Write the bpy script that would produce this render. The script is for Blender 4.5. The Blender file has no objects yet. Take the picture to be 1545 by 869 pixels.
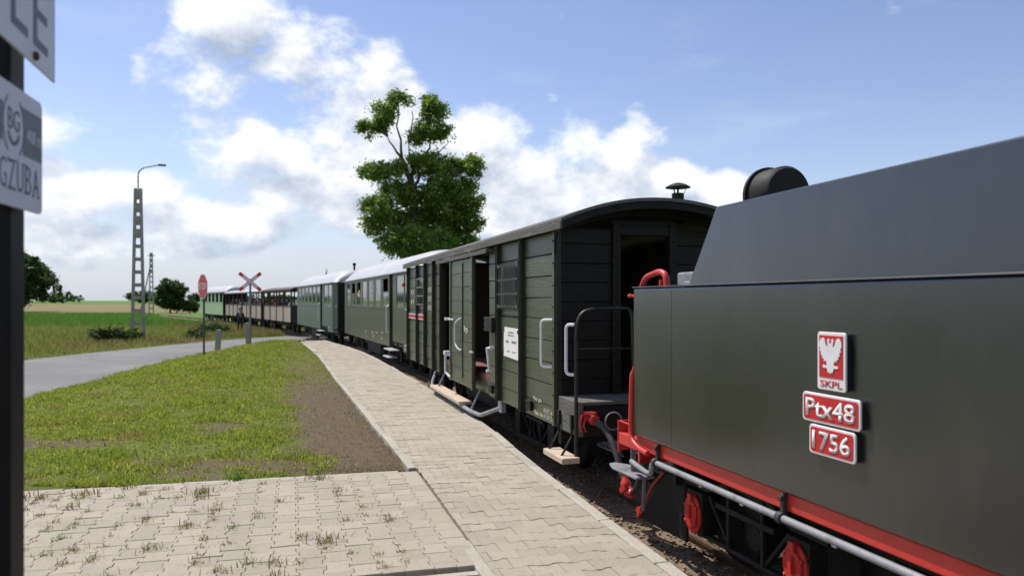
import bpy, bmesh, math, random
import numpy as np
from mathutils import Vector, Matrix, Euler
random.seed(7); rng = np.random.default_rng(11)
S = bpy.context.scene; COL = S.collection
R = math.radians

# ------------------------------------------------------------------ camera
cam_d = bpy.data.cameras.new('camera'); cam = bpy.data.objects.new('camera', cam_d); COL.objects.link(cam)
cam.location = (0, 0, 1.70); cam.rotation_euler = (R(90), 0, 0)
cam_d.lens = 26.8; cam_d.sensor_width = 36; cam_d.shift_y = 0.012
cam_d.clip_start = 0.05; cam_d.clip_end = 6000
cam_d.dof.use_dof = True; cam_d.dof.focus_distance = 7.0; cam_d.dof.aperture_fstop = 1.9
S.camera = cam

# ------------------------------------------------------------------ sky, sun, exposure
SUN_AZ, SUN_EL = R(-51), R(58)          # azimuth from +Y towards +X
sun_dir = Vector((math.sin(SUN_AZ)*math.cos(SUN_EL), math.cos(SUN_AZ)*math.cos(SUN_EL), math.sin(SUN_EL)))
sl = bpy.data.lights.new('sun', 'SUN'); sl.energy = 4.6; sl.angle = R(0.53); sl.color = (1, .95, .87)
sun = bpy.data.objects.new('sun', sl); COL.objects.link(sun)
sun.rotation_euler = (-sun_dir).to_track_quat('-Z', 'Y').to_euler(); sun.location = (-20, 20, 40)
S.view_settings.view_transform = 'Standard'; S.view_settings.look = 'None'
S.view_settings.exposure = 0.2; S.view_settings.gamma = 1; S.view_settings.use_curve_mapping = False

W = bpy.data.worlds.new('World'); S.world = W; W.use_nodes = True
def world_nodes():
    nt = W.node_tree; nt.nodes.clear()
    def mk(tree, typ, **kw):
        n = tree.nodes.new(typ)
        for k, v in kw.items(): setattr(n, k, v)
        return n
    def px(u, v, ru, rv):                # a cloud's bearing and height above the horizon, in radians
        az = math.atan((u-772.5)/1150); el = math.atan((453-v)/1150*math.cos(az))
        return az, el, ru/1150*math.cos(az)**2, rv/1150*math.cos(az)
    puffs = [(360,35,95,60),(470,85,120,62),(525,165,120,70),(600,215,85,72),(303,108,92,56),(385,230,120,68),
             (470,275,150,66),(210,285,95,46),(738,230,72,66),(800,262,90,52),(905,232,100,52),(950,205,40,48),(860,285,180,44),
             (1015,275,62,36),(1100,290,70,36),(50,215,110,80),(90,300,130,60),(560,330,180,34),(760,335,170,34),
             (330,330,230,40),(120,360,260,40),(1240,330,200,40)]
    g = bpy.data.node_groups.new('CloudDensity', 'ShaderNodeTree')
    g.interface.new_socket('Dir', in_out='INPUT', socket_type='NodeSocketVector')
    g.interface.new_socket('Density', in_out='OUTPUT', socket_type='NodeSocketFloat')
    gi = mk(g, 'NodeGroupInput'); go = mk(g, 'NodeGroupOutput')
    L = g.links.new
    def M(op, a, b=None, c=None, clamp=False):
        n = mk(g, 'ShaderNodeMath', operation=op); n.use_clamp = clamp
        for i, x in enumerate((a, b, c)):
            if x is None: continue
            if isinstance(x, (int, float)): n.inputs[i].default_value = x
            else: L(x, n.inputs[i])
        return n.outputs[0]
    nrm = mk(g, 'ShaderNodeVectorMath', operation='NORMALIZE'); L(gi.outputs[0], nrm.inputs[0])
    sp = mk(g, 'ShaderNodeSeparateXYZ'); L(nrm.outputs[0], sp.inputs[0])
    az = M('ARCTAN2', sp.outputs[0], sp.outputs[1]); el = M('ARCSINE', sp.outputs[2])
    # domain wobble so that the puffs have cauliflower outlines
    mp = mk(g, 'ShaderNodeVectorMath', operation='MULTIPLY'); L(nrm.outputs[0], mp.inputs[0]); mp.inputs[1].default_value = (1, 1, 1.5)
    def noise(scale, det, rough):
        n = mk(g, 'ShaderNodeTexNoise'); n.inputs['Scale'].default_value = scale; n.inputs['Detail'].default_value = det
        n.inputs['Roughness'].default_value = rough; L(mp.outputs[0], n.inputs['Vector']); return n
    n1 = noise(11, 8, .6); n2 = noise(5.0, 3, .5); n3 = noise(2.6, 2, .5)
    cv = mk(g, 'ShaderNodeCombineXYZ'); L(az, cv.inputs[0]); L(el, cv.inputs[1])
    acc = None
    for p in puffs:
        a, e, ra, re = px(*p)
        s = mk(g, 'ShaderNodeVectorMath', operation='SUBTRACT'); L(cv.outputs[0], s.inputs[0]); s.inputs[1].default_value = (a, e, 0)
        m = mk(g, 'ShaderNodeVectorMath', operation='MULTIPLY'); L(s.outputs[0], m.inputs[0]); m.inputs[1].default_value = (1/ra, 1/re, 0)
        d = mk(g, 'ShaderNodeVectorMath', operation='DOT_PRODUCT'); L(m.outputs[0], d.inputs[0]); L(m.outputs[0], d.inputs[1])
        v = M('SUBTRACT', 1.0, d.outputs['Value'])
        acc = v if acc is None else M('SMOOTH_MAX', acc, v, 0.25)
    acc = M('MAXIMUM', acc, -1.2)
    # elsewhere round the sky the same kind of cloud from noise alone
    gen = M('MULTIPLY_ADD', n3.outputs['Fac'], 9.0, -5.2)
    far = mk(g, 'ShaderNodeMapRange'); far.interpolation_type = 'SMOOTHSTEP'
    L(M('MAXIMUM', M('ABSOLUTE', az), M('MULTIPLY', el, 1.55)), far.inputs[0]); far.inputs[1].default_value = .6; far.inputs[2].default_value = .85
    far.inputs[3].default_value = -2.2; far.inputs[4].default_value = 0
    acc = M('MAXIMUM', acc, M('ADD', gen, far.outputs[0]))
    det = M('MULTIPLY_ADD', n1.outputs['Fac'], 4.6, -2.25)
    det2 = M('MULTIPLY_ADD', n2.outputs['Fac'], 2.6, -1.2)
    dens = M('ADD', M('ADD', acc, det), det2)
    L(dens, go.inputs[0])
    # main tree
    L = nt.links.new
    def M(op, a, b=None, c=None, clamp=False):
        n = mk(nt, 'ShaderNodeMath', operation=op); n.use_clamp = clamp
        for i, x in enumerate((a, b, c)):
            if x is None: continue
            if isinstance(x, (int, float)): n.inputs[i].default_value = x
            else: L(x, n.inputs[i])
        return n.outputs[0]
    tc = mk(nt, 'ShaderNodeTexCoord')
    sky = mk(nt, 'ShaderNodeTexSky'); sky.sky_type = 'NISHITA'; sky.sun_disc = False
    sky.sun_elevation = SUN_EL; sky.sun_rotation = SUN_AZ; sky.air_density = 1.0; sky.dust_density = .35; sky.ozone_density = 3.0; sky.altitude = 80
    g1 = mk(nt, 'ShaderNodeGroup'); g1.node_tree = g; L(tc.outputs['Generated'], g1.inputs[0])
    off = mk(nt, 'ShaderNodeVectorMath', operation='ADD'); L(tc.outputs['Generated'], off.inputs[0]); off.inputs[1].default_value = (-.014, .0, .036)
    g2 = mk(nt, 'ShaderNodeGroup'); g2.node_tree = g; L(off.outputs[0], g2.inputs[0])
    a = mk(nt, 'ShaderNodeMapRange'); a.interpolation_type = 'SMOOTHSTEP'; L(g1.outputs[0], a.inputs[0]); a.inputs[1].default_value = -.12; a.inputs[2].default_value = .95
    sh = M('MULTIPLY_ADD', M('SUBTRACT', g1.outputs[0], g2.outputs[0]), .42, .80)
    sh = M('ADD', sh, M('MULTIPLY', g2.outputs[0], -.17), clamp=True)
    mx = mk(nt, 'ShaderNodeMix', data_type='RGBA'); L(sh, mx.inputs[0]); mx.inputs[6].default_value = (3.5, 4.3, 5.6, 1); mx.inputs[7].default_value = (9.1, 9.25, 9.5, 1)
    # thin high streaks
    nz = mk(nt, 'ShaderNodeTexNoise'); nz.inputs['Scale'].default_value = 3.2; nz.inputs['Detail'].default_value = 6; nz.inputs['Roughness'].default_value = .62
    ms = mk(nt, 'ShaderNodeMapping'); ms.inputs['Scale'].default_value = (1, .7, 4.2); ms.inputs['Rotation'].default_value = (0, .12, 0); L(tc.outputs['Generated'], ms.inputs[0]); L(ms.outputs[0], nz.inputs['Vector'])
    st = mk(nt, 'ShaderNodeMapRange'); st.interpolation_type = 'SMOOTHSTEP'; L(nz.outputs['Fac'], st.inputs[0]); st.inputs[1].default_value = .5; st.inputs[2].default_value = .78; st.inputs[4].default_value = .33
    tint = mk(nt, 'ShaderNodeMix', data_type='RGBA', blend_type='MULTIPLY'); tint.inputs[0].default_value = 1; L(sky.outputs[0], tint.inputs[6]); tint.inputs[7].default_value = (1.42, 1.24, 1.26, 1)
    m0 = mk(nt, 'ShaderNodeMix', data_type='RGBA'); L(st.outputs[0], m0.inputs[0]); L(tint.outputs[2], m0.inputs[6]); m0.inputs[7].default_value = (6.0, 6.7, 8.2, 1)
    # pale air low over the horizon
    sp = mk(nt, 'ShaderNodeSeparateXYZ'); L(tc.outputs['Generated'], sp.inputs[0])
    hz = mk(nt, 'ShaderNodeMapRange'); hz.interpolation_type = 'SMOOTHSTEP'; L(sp.outputs[2], hz.inputs[0]); hz.inputs[1].default_value = .20; hz.inputs[2].default_value = -.03; hz.inputs[4].default_value = .85
    m1 = mk(nt, 'ShaderNodeMix', data_type='RGBA'); L(hz.outputs[0], m1.inputs[0]); L(m0.outputs[2], m1.inputs[6]); m1.inputs[7].default_value = (4.5, 5.35, 6.6, 1)
    m2 = mk(nt, 'ShaderNodeMix', data_type='RGBA'); L(M('MULTIPLY', a.outputs[0], .97), m2.inputs[0]); L(m1.outputs[2], m2.inputs[6]); L(mx.outputs[2], m2.inputs[7])
    bg = mk(nt, 'ShaderNodeBackground'); bg.inputs['Strength'].default_value = .1; L(m2.outputs[2], bg.inputs['Color'])
    out = mk(nt, 'ShaderNodeOutputWorld'); L(bg.outputs[0], out.inputs[0])
world_nodes()

# ------------------------------------------------------------------ materials
def mat(name, c1, c2=None, rough=.6, scale=6., metallic=0., bump=0., bscale=None, detail=5., stretch=(1,1,1), island=0., spec=.5,
        transl=0., dirt=None, dscale=1.2, dlo=.55, dhi=.75, coat=0., rvar=0., objrand=0., coords='Object'):
    m = bpy.data.materials.new(name); m.use_nodes = True; nt = m.node_tree; L = nt.links.new
    b = nt.nodes['Principled BSDF']; out = nt.nodes['Material Output']
    b.inputs['Roughness'].default_value = rough; b.inputs['Metallic'].default_value = metallic; b.inputs['Specular IOR Level'].default_value = spec
    b.inputs['Coat Weight'].default_value = coat
    c2 = c2 or tuple(x*.8 for x in c1)
    tc = nt.nodes.new('ShaderNodeTexCoord'); mp = nt.nodes.new('ShaderNodeMapping'); mp.inputs['Scale'].default_value = stretch
    L(tc.outputs[coords], mp.inputs[0])
    if objrand:                                          # each piece gets its own stretch of the pattern
        o_ = nt.nodes.new('ShaderNodeObjectInfo'); vm = nt.nodes.new('ShaderNodeVectorMath'); vm.operation = 'SCALE'; vm.inputs[0].default_value = (37, 53, 71); L(o_.outputs['Random'], vm.inputs['Scale']); L(vm.outputs[0], mp.inputs['Location'])
    n = nt.nodes.new('ShaderNodeTexNoise'); n.inputs['Scale'].default_value = scale; n.inputs['Detail'].default_value = detail; n.inputs['Roughness'].default_value = .6
    L(mp.outputs[0], n.inputs['Vector'])
    rmp = nt.nodes.new('ShaderNodeMapRange'); L(n.outputs['Fac'], rmp.inputs[0]); rmp.inputs[1].default_value = .3; rmp.inputs[2].default_value = .7
    mx = nt.nodes.new('ShaderNodeMix'); mx.data_type = 'RGBA'; L(rmp.outputs[0], mx.inputs[0]); mx.inputs[6].default_value = (*c1, 1); mx.inputs[7].default_value = (*c2, 1)
    col = mx.outputs[2]
    if dirt:
        n2 = nt.nodes.new('ShaderNodeTexNoise'); n2.inputs['Scale'].default_value = dscale; n2.inputs['Detail'].default_value = 7; n2.inputs['Roughness'].default_value = .65
        L(mp.outputs[0], n2.inputs['Vector'])
        r2 = nt.nodes.new('ShaderNodeMapRange'); L(n2.outputs['Fac'], r2.inputs[0]); r2.inputs[1].default_value = dlo; r2.inputs[2].default_value = dhi
        m2 = nt.nodes.new('ShaderNodeMix'); m2.data_type = 'RGBA'; L(r2.outputs[0], m2.inputs[0]); L(col, m2.inputs[6]); m2.inputs[7].default_value = (*dirt, 1); col = m2.outputs[2]
    if island or objrand:
        ge = nt.nodes.new('ShaderNodeNewGeometry'); oi = nt.nodes.new('ShaderNodeObjectInfo')
        ad = nt.nodes.new('ShaderNodeMath'); ad.operation = 'ADD'; L(ge.outputs['Random Per Island'], ad.inputs[0])
        if objrand: L(oi.outputs['Random'], ad.inputs[1])
        fr = nt.nodes.new('ShaderNodeMath'); fr.operation = 'FRACT'; L(ad.outputs[0], fr.inputs[0])
        k = island or objrand
        mr = nt.nodes.new('ShaderNodeMapRange'); L(fr.outputs[0], mr.inputs[0]); mr.inputs[3].default_value = 1-k; mr.inputs[4].default_value = 1+k
        hs = nt.nodes.new('ShaderNodeHueSaturation'); L(col, hs.inputs['Color']); L(mr.outputs[0], hs.inputs['Value'])
        mh = nt.nodes.new('ShaderNodeMapRange'); L(fr.outputs[0], mh.inputs[0]); mh.inputs[3].default_value = .5+k*.05; mh.inputs[4].default_value = .5-k*.05; L(mh.outputs[0], hs.inputs['Hue'])
        col = hs.outputs[0]
    L(col, b.inputs['Base Color'])
    if rvar:
        rr = nt.nodes.new('ShaderNodeMapRange'); L(n.outputs['Fac'], rr.inputs[0]); rr.inputs[3].default_value = max(.05, rough-rvar); rr.inputs[4].default_value = rough+rvar; L(rr.outputs[0], b.inputs['Roughness'])
    if bump:
        nb = nt.nodes.new('ShaderNodeTexNoise'); nb.inputs['Scale'].default_value = bscale or scale*3; nb.inputs['Detail'].default_value = 6; L(mp.outputs[0], nb.inputs['Vector'])
        bp = nt.nodes.new('ShaderNodeBump'); bp.inputs['Strength'].default_value = bump; bp.inputs['Distance'].default_value = .02; L(nb.outputs['Fac'], bp.inputs['Height']); L(bp.outputs[0], b.inputs['Normal'])
    if transl:
        t = nt.nodes.new('ShaderNodeBsdfTranslucent'); L(col, t.inputs[0]); ms = nt.nodes.new('ShaderNodeMixShader'); ms.inputs[0].default_value = transl
        L(b.outputs[0], ms.inputs[1]); L(t.outputs[0], ms.inputs[2]); L(ms.outputs[0], out.inputs[0])
    return m
Mt = {}
Mt['paver'] = mat('concrete paver', (.325,.285,.225), (.385,.345,.28), .88, 9, bump=.35, bscale=90, island=.09, objrand=.09, dirt=(.27,.23,.18), dscale=2.2, dlo=.58, dhi=.8, coords='Generated', spec=.25)
Mt['paver_far'] = mat('concrete paver joined', (.325,.285,.225), (.385,.345,.28), .88, 9, bump=.35, bscale=90, island=.09, dirt=(.27,.23,.18), dscale=.8, dlo=.58, dhi=.8, spec=.25)
Mt['bed'] = mat('dirty joint sand', (.11,.09,.065), (.18,.15,.11), .95, 20, bump=.5)
Mt['kerb'] = mat('kerb concrete', (.43,.40,.345), (.35,.32,.265), .9, 5, bump=.7, bscale=45, island=.06, objrand=.06, dirt=(.28,.25,.20), dscale=3, dlo=.58, dhi=.78, spec=.2)
Mt['ballast'] = mat('ballast stone', (.30,.225,.15), (.17,.13,.095), .95, 30, island=.35, bump=.3)
Mt['trackbed'] = mat('gravel track bed', (.27,.20,.13), (.16,.12,.08), .97, 14, bump=1., bscale=60, dirt=(.09,.07,.05), dscale=2)
Mt['rail'] = mat('rusty rail steel', (.16,.10,.065), (.10,.065,.045), .55, 12, metallic=.4)
Mt['sleeper'] = mat('tarred sleeper wood', (.07,.05,.035), (.11,.085,.06), .9, 6, stretch=(1,8,1), bump=.6)
Mt['asphalt'] = mat('worn asphalt', (.175,.172,.168), (.135,.135,.137), .85, 1.2, bump=.25, bscale=120, dirt=(.215,.21,.20), dscale=.35, dlo=.45, dhi=.8, spec=.3)
Mt['blade'] = mat('lawn grass blade', (.185,.27,.028), (.35,.385,.06), .55, 2.2, island=.4, transl=.55, dirt=(.33,.25,.10), dscale=.9, dlo=.54, dhi=.72, spec=.3)
Mt['meadow'] = mat('meadow grass blade', (.15,.22,.035), (.25,.26,.065), .6, .16, island=.4, transl=.42, dirt=(.27,.19,.09), dscale=.09, dlo=.5, dhi=.66, spec=.2)
Mt['crop'] = mat('crop leaf', (.10,.22,.03), (.14,.25,.04), .6, .1, island=.3, transl=.42, spec=.2)
Mt['dryblade'] = mat('dry weed blade', (.30,.22,.10), (.20,.20,.06), .7, 3, island=.4, transl=.35, spec=.2, objrand=.25)
Mt['clipping'] = mat('dead clipping', (.27,.20,.12), (.16,.14,.06), .8, 3, island=.4, transl=.2, spec=.2)
Mt['weedgreen'] = mat('green weed leaf', (.10,.21,.03), (.16,.26,.04), .6, 8, island=.3, transl=.4, spec=.2)
Mt['leaf'] = mat('tree leaf', (.12,.225,.033), (.21,.31,.055), .5, .45, island=.45, transl=.5, spec=.3)
Mt['leafdark'] = mat('dark tree leaf', (.035,.075,.015), (.06,.11,.02), .55, .4, island=.35, transl=.32, spec=.3)
Mt['bark'] = mat('grey tree bark', (.10,.08,.06), (.055,.045,.035), .95, 5, stretch=(1,1,.25), bump=.8)
Mt['tender'] = mat('black tender paint', (.006,.0072,.0075), (.011,.012,.0115), .29, 1.4, bump=.5, bscale=.8, stretch=(1,1,.45), spec=1.0, rvar=.14, dirt=(.040,.036,.029), dscale=2.2, dlo=.5, dhi=.95, coat=.42)
Mt['tender'].node_tree.nodes['Principled BSDF'].inputs['Coat Roughness'].default_value = .2
Mt['rim_highlight'] = mat('painted rim highlight', (.05,.055,.06), (.035,.04,.042), .4, 9)  # lighter than the tank, paints the highlight line along its top edge
Mt['red'] = mat('red frame paint', (.56,.035,.022), (.46,.028,.02), .42, 5, bump=.08, dirt=(.10,.03,.025), dscale=5, dlo=.66, dhi=.9)
Mt['plate_red'] = mat('red enamel', (.52,.018,.022), (.46,.016,.02), .4, 5)
Mt['plate_white'] = mat('white enamel', (.76,.74,.74), (.70,.68,.68), .45, 9)
Mt['plate_back'] = mat('black plate back', (.012,.012,.013), None, .6)
Mt['pipe'] = mat('grey pipe paint', (.27,.275,.29), (.20,.205,.22), .45, 8, bump=.1, dirt=(.10,.085,.07), dscale=9)
Mt['dark'] = mat('dark running gear', (.009,.0085,.008), (.017,.015,.013), .65, 7, bump=.2, spec=.3)
Mt['rubber'] = mat('hose rubber', (.03,.03,.031), (.02,.02,.02), .6, 10)
Mt['green'] = mat('dark olive van paint', (.050,.060,.030), (.073,.083,.046), .36, 3.2, stretch=(.5,1,5), bump=.3, bscale=14, objrand=.22, island=.001, spec=.5, dirt=(.16,.155,.125), dscale=3.4, dlo=.6, dhi=.9, rvar=.1)
Mt['greendk'] = mat('shade darkened green rib paint', (.012,.014,.010), (.020,.022,.016), .42, 6, bump=.1, dirt=(.09,.08,.06), dscale=6, dlo=.66, dhi=.85)  # dark green, deepened to put the black shading of the ribs into the colour
Mt['endwood'] = mat('dark end boards', (.007,.007,.006), (.011,.011,.009), .5, 4, stretch=(1,.5,5), bump=.3, objrand=.2, island=.001, spec=.22)  # dark paint taken nearly black, so the colour carries the end's shade
Mt['interior'] = mat('dark interior wood', (.03,.025,.02), (.045,.036,.026), .9, 4)
Mt['floorred'] = mat('red brown floor boards', (.20,.075,.055), (.14,.055,.045), .75, 5, stretch=(1,6,1))
Mt['rooffelt'] = mat('grey roof felt', (.13,.125,.12), (.09,.088,.085), .9, 3, bump=.5, bscale=40)
Mt['fascia'] = mat('weathered fascia board', (.12,.115,.10), (.075,.073,.062), .8, 4, stretch=(.5,4,4), bump=.5, dirt=(.20,.19,.17), dscale=3)
Mt['step'] = mat('bare step plank', (.56,.46,.36), (.44,.34,.25), .8, 4, stretch=(1,9,9), bump=.4)
Mt['white'] = mat('white handle paint', (.72,.72,.74), (.64,.64,.66), .45, 8)
Mt['paper'] = mat('paper poster', (.78,.76,.73), (.74,.72,.69), .7, 8)
Mt['ink'] = mat('grey print', (.22,.22,.22), None, .8)
Mt['stencil'] = mat('yellowish stencil paint', (.62,.59,.46), (.50,.47,.37), .7, 20)
Mt['coach'] = mat('green coach paint', (.050,.062,.034), (.066,.078,.045), .34, 1.5, spec=.5, bump=.05, bscale=4, dirt=(.12,.12,.085), dscale=1.5, dlo=.62, dhi=.9)
Mt['coach2'] = mat('grey green coach paint', (.080,.112,.090), (.092,.124,.102), .38, 1.5, spec=.5, dirt=(.16,.17,.14), dscale=1.5, dlo=.6, dhi=.9)
Mt['coach3'] = mat('pale green coach paint', (.40,.52,.29), (.36,.48,.27), .45, 1.5)
Mt['whiteroof'] = mat('pale grey roof paint', (.43,.44,.46), (.36,.37,.39), .5, 1.2, bump=.1, dirt=(.42,.43,.44), dscale=1.3, dlo=.55, dhi=.85)
Mt['frame'] = mat('window frame paint', (.13,.145,.12), (.10,.11,.095), .4, 5)
Mt['glass'] = mat('dark window glass', (.028,.034,.036), (.035,.04,.042), .06, 1.0, spec=1.0, bump=.03, bscale=1.5, coat=.5)
Mt['steel'] = mat('worn step steel', (.42,.42,.44), (.34,.34,.36), .5, 8)
Mt['cream'] = mat('cream wagon boards', (.48,.41,.32), (.38,.32,.25), .7, 4, stretch=(5,5,.4))
Mt['signwhite'] = mat('white sign face', (.62,.64,.68), (.56,.58,.62), .5, 4, spec=.3)
Mt['signgrey'] = mat('grey sign print', (.115,.135,.15), (.10,.12,.135), .5, 5)
Mt['signtext'] = mat('dark blue grey sign lettering', (.075,.08,.125), None, .5)
Mt['post'] = mat('black sign post', (.008,.008,.008), (.012,.011,.010), .5, 8, spec=.2)
Mt['rust'] = mat('rusty bolt', (.11,.035,.02), None, .8)
Mt['signred'] = mat('red sign sheeting', (.58,.045,.03), (.52,.04,.03), .45, 5)
Mt['galv'] = mat('galvanised post', (.22,.22,.24), (.16,.16,.18), .5, 6, metallic=.3)
Mt['postblue'] = mat('dark grey post', (.06,.07,.085), None, .5)
Mt['concrete'] = mat('old concrete post', (.36,.35,.32), (.25,.24,.22), .9, 5, bump=.5, dirt=(.16,.155,.14), dscale=4)
Mt['skin'] = mat('skin', (.50,.29,.21), (.44,.25,.18), .55, 8)
Mt['hair'] = mat('dark hair', (.025,.017,.012), None, .6)
Mt['black_cloth'] = mat('black cloth', (.016,.017,.022), (.024,.025,.03), .85, 10)
Mt['grey_cloth'] = mat('pale grey shirt', (.30,.30,.33), None, .85)
Mt['white_cloth'] = mat('white shirt', (.66,.66,.68), None, .85)
Mt['blue_cloth'] = mat('navy shirt', (.04,.05,.13), None, .85)
Mt['red_cloth'] = mat('red shirt', (.42,.06,.05), None, .85)
Mt['orange_cloth'] = mat('terracotta shirt', (.40,.15,.09), None, .85)
Mt['curtain'] = mat('dark red curtain', (.13,.03,.025), (.09,.02,.018), .9, 4, stretch=(8,8,.5))
Mt['brown'] = mat('dark brown timber', (.05,.032,.025), (.035,.024,.02), .7, 5)

# ------------------------------------------------------------------ mesh helpers
def bx_pts(x0, x1, y0, y1, z0, z1):
    return [(x0,y0,z0),(x1,y0,z0),(x1,y1,z0),(x0,y1,z0),(x0,y0,z1),(x1,y0,z1),(x1,y1,z1),(x0,y1,z1)]
BF = [(0,3,2,1),(4,5,6,7),(0,1,5,4),(1,2,6,5),(2,3,7,6),(3,0,4,7)]
class MB:
    def __init__(s): s.v = []; s.f = []; s.smooth = False
    def box(s, x0, x1, y0, y1, z0, z1):
        if x0 > x1: x0, x1 = x1, x0
        if y0 > y1: y0, y1 = y1, y0
        if z0 > z1: z0, z1 = z1, z0
        b = len(s.v); s.v += bx_pts(x0,x1,y0,y1,z0,z1); s.f += [tuple(i+b for i in f) for f in BF]; return s
    def obox(s, c, size, rot=(0,0,0)):
        m = Euler(rot).to_matrix(); c = Vector(c); h = [k/2 for k in size]; b = len(s.v)
        s.v += [tuple(c + m @ Vector(p)) for p in bx_pts(-h[0],h[0],-h[1],h[1],-h[2],h[2])]; s.f += [tuple(i+b for i in f) for f in BF]; return s
    def bar(s, a, b_, w, h=None):
        a = Vector(a); b_ = Vector(b_); d = b_-a; L = d.length; h = h or w; q = d.to_track_quat('X', 'Z').to_matrix(); b = len(s.v); c = (a+b_)/2
        s.v += [tuple(c + q @ Vector(p)) for p in bx_pts(-L/2,L/2,-w/2,w/2,-h/2,h/2)]; s.f += [tuple(i+b for i in f) for f in BF]; return s
    def tube(s, pts, r, n=8, caps=True, bend=0):
        pts = [Vector(p) for p in pts]
        if bend:
            o = [pts[0]]
            for i in range(1, len(pts)-1):
                p, a, c = pts[i], pts[i-1], pts[i+1]
                d1 = min(bend, (a-p).length*.49); d2 = min(bend, (c-p).length*.49)
                A = p+(a-p).normalized()*d1; C = p+(c-p).normalized()*d2
                for k in range(6):
                    t = k/5; o.append(A*(1-t)**2+p*2*t*(1-t)+C*t*t)
            o.append(pts[-1]); pts = o
        rs = r if isinstance(r, (list, tuple)) else [r]*len(pts)
        b = len(s.v); up = None
        for i, p in enumerate(pts):
            d = (pts[min(i+1, len(pts)-1)]-pts[max(i-1, 0)]).normalized()
            if up is None: up = d.orthogonal().normalized()
            up = (up-d*up.dot(d)); up = up.normalized() if up.length > 1e-6 else d.orthogonal().normalized(); w = d.cross(up)
            for k in range(n):
                a = 2*math.pi*k/n; s.v.append(tuple(p+(up*math.cos(a)+w*math.sin(a))*rs[i]))
        for i in range(len(pts)-1):
            for k in range(n): k2 = (k+1) % n; s.f.append((b+i*n+k, b+i*n+k2, b+(i+1)*n+k2, b+(i+1)*n+k))
        if caps: s.f.append(tuple(b+k for k in reversed(range(n)))); s.f.append(tuple(b+(len(pts)-1)*n+k for k in range(n)))
        return s
    def lathe(s, o, axis, prof, n=20):                    # prof: (distance along axis, radius)
        o = Vector(o); ax = Vector(axis).normalized(); u = ax.orthogonal().normalized(); w = ax.cross(u); b = len(s.v)
        for t, r in prof:
            for k in range(n):
                a = 2*math.pi*k/n; s.v.append(tuple(o+ax*t+(u*math.cos(a)+w*math.sin(a))*max(r, 1e-4)))
        for i in range(len(prof)-1):
            for k in range(n): k2 = (k+1) % n; s.f.append((b+i*n+k, b+i*n+k2, b+(i+1)*n+k2, b+(i+1)*n+k))
        s.f.append(tuple(b+k for k in reversed(range(n)))); s.f.append(tuple(b+(len(prof)-1)*n+k for k in range(n)))
        return s
    def prism(s, poly, o, ex, ey, depth):                 # polygon in plane (ex,ey) at o, extruded both ways along normal from 0 to depth
        o, ex, ey = Vector(o), Vector(ex), Vector(ey); nz = ex.cross(ey).normalized(); b = len(s.v); n = len(poly)
        ar = sum(poly[i][0]*poly[(i+1)%n][1]-poly[(i+1)%n][0]*poly[i][1] for i in range(n))
        if ar < 0: poly = poly[::-1]
        for k in (0, depth):
            for x, y in poly: s.v.append(tuple(o+ex*x+ey*y+nz*k))
        s.f.append(tuple(b+i for i in reversed(range(n)))); s.f.append(tuple(b+n+i for i in range(n)))
        for i in range(n): j = (i+1) % n; s.f.append((b+i, b+j, b+n+j, b+n+i))
        return s
    def mesh(s, name, m, smooth=False):
        me = bpy.data.meshes.new(name); me.from_pydata(s.v, [], s.f); me.update()
        if m: me.materials.append(Mt[m])
        if smooth: me.polygons.foreach_set('use_smooth', [True]*len(me.polygons)); me.set_sharp_from_angle(angle=R(40))
        return me
def link(name, me, parent=None, kind=None, label=None, cat=None, group=None, loc=None, rz=None):
    o = bpy.data.objects.new(name, me); COL.objects.link(o)
    if parent: o.parent = parent
    if kind: o['kind'] = kind
    if label: o['label'] = label
    if cat: o['category'] = cat
    if group: o['group'] = group
    if loc is not None: o.location = loc
    if rz is not None: o.rotation_euler = (0, 0, rz)
    return o
def part(name, mb, m, parent, bevel=0., smooth=False, label=None, kind=None, seg=1):
    o = link(name, mb.mesh(name, m, smooth), parent, kind, label)
    if bevel:
        md = o.modifiers.new('bevel', 'BEVEL'); md.width = bevel; md.segments = seg; md.limit_method = 'ANGLE'; md.angle_limit = R(40)
    return o
def thing(name, label, cat, loc=(0,0,0), rz=0., group=None):
    return link(name, None, None, None, label, cat, group, loc, rz)
def copy_tree(o, parent=None):
    c = o.copy(); COL.objects.link(c); c.parent = parent
    for ch in [k for k in bpy.data.objects if k.parent == o]: copy_tree(ch, c)
    return c
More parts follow.
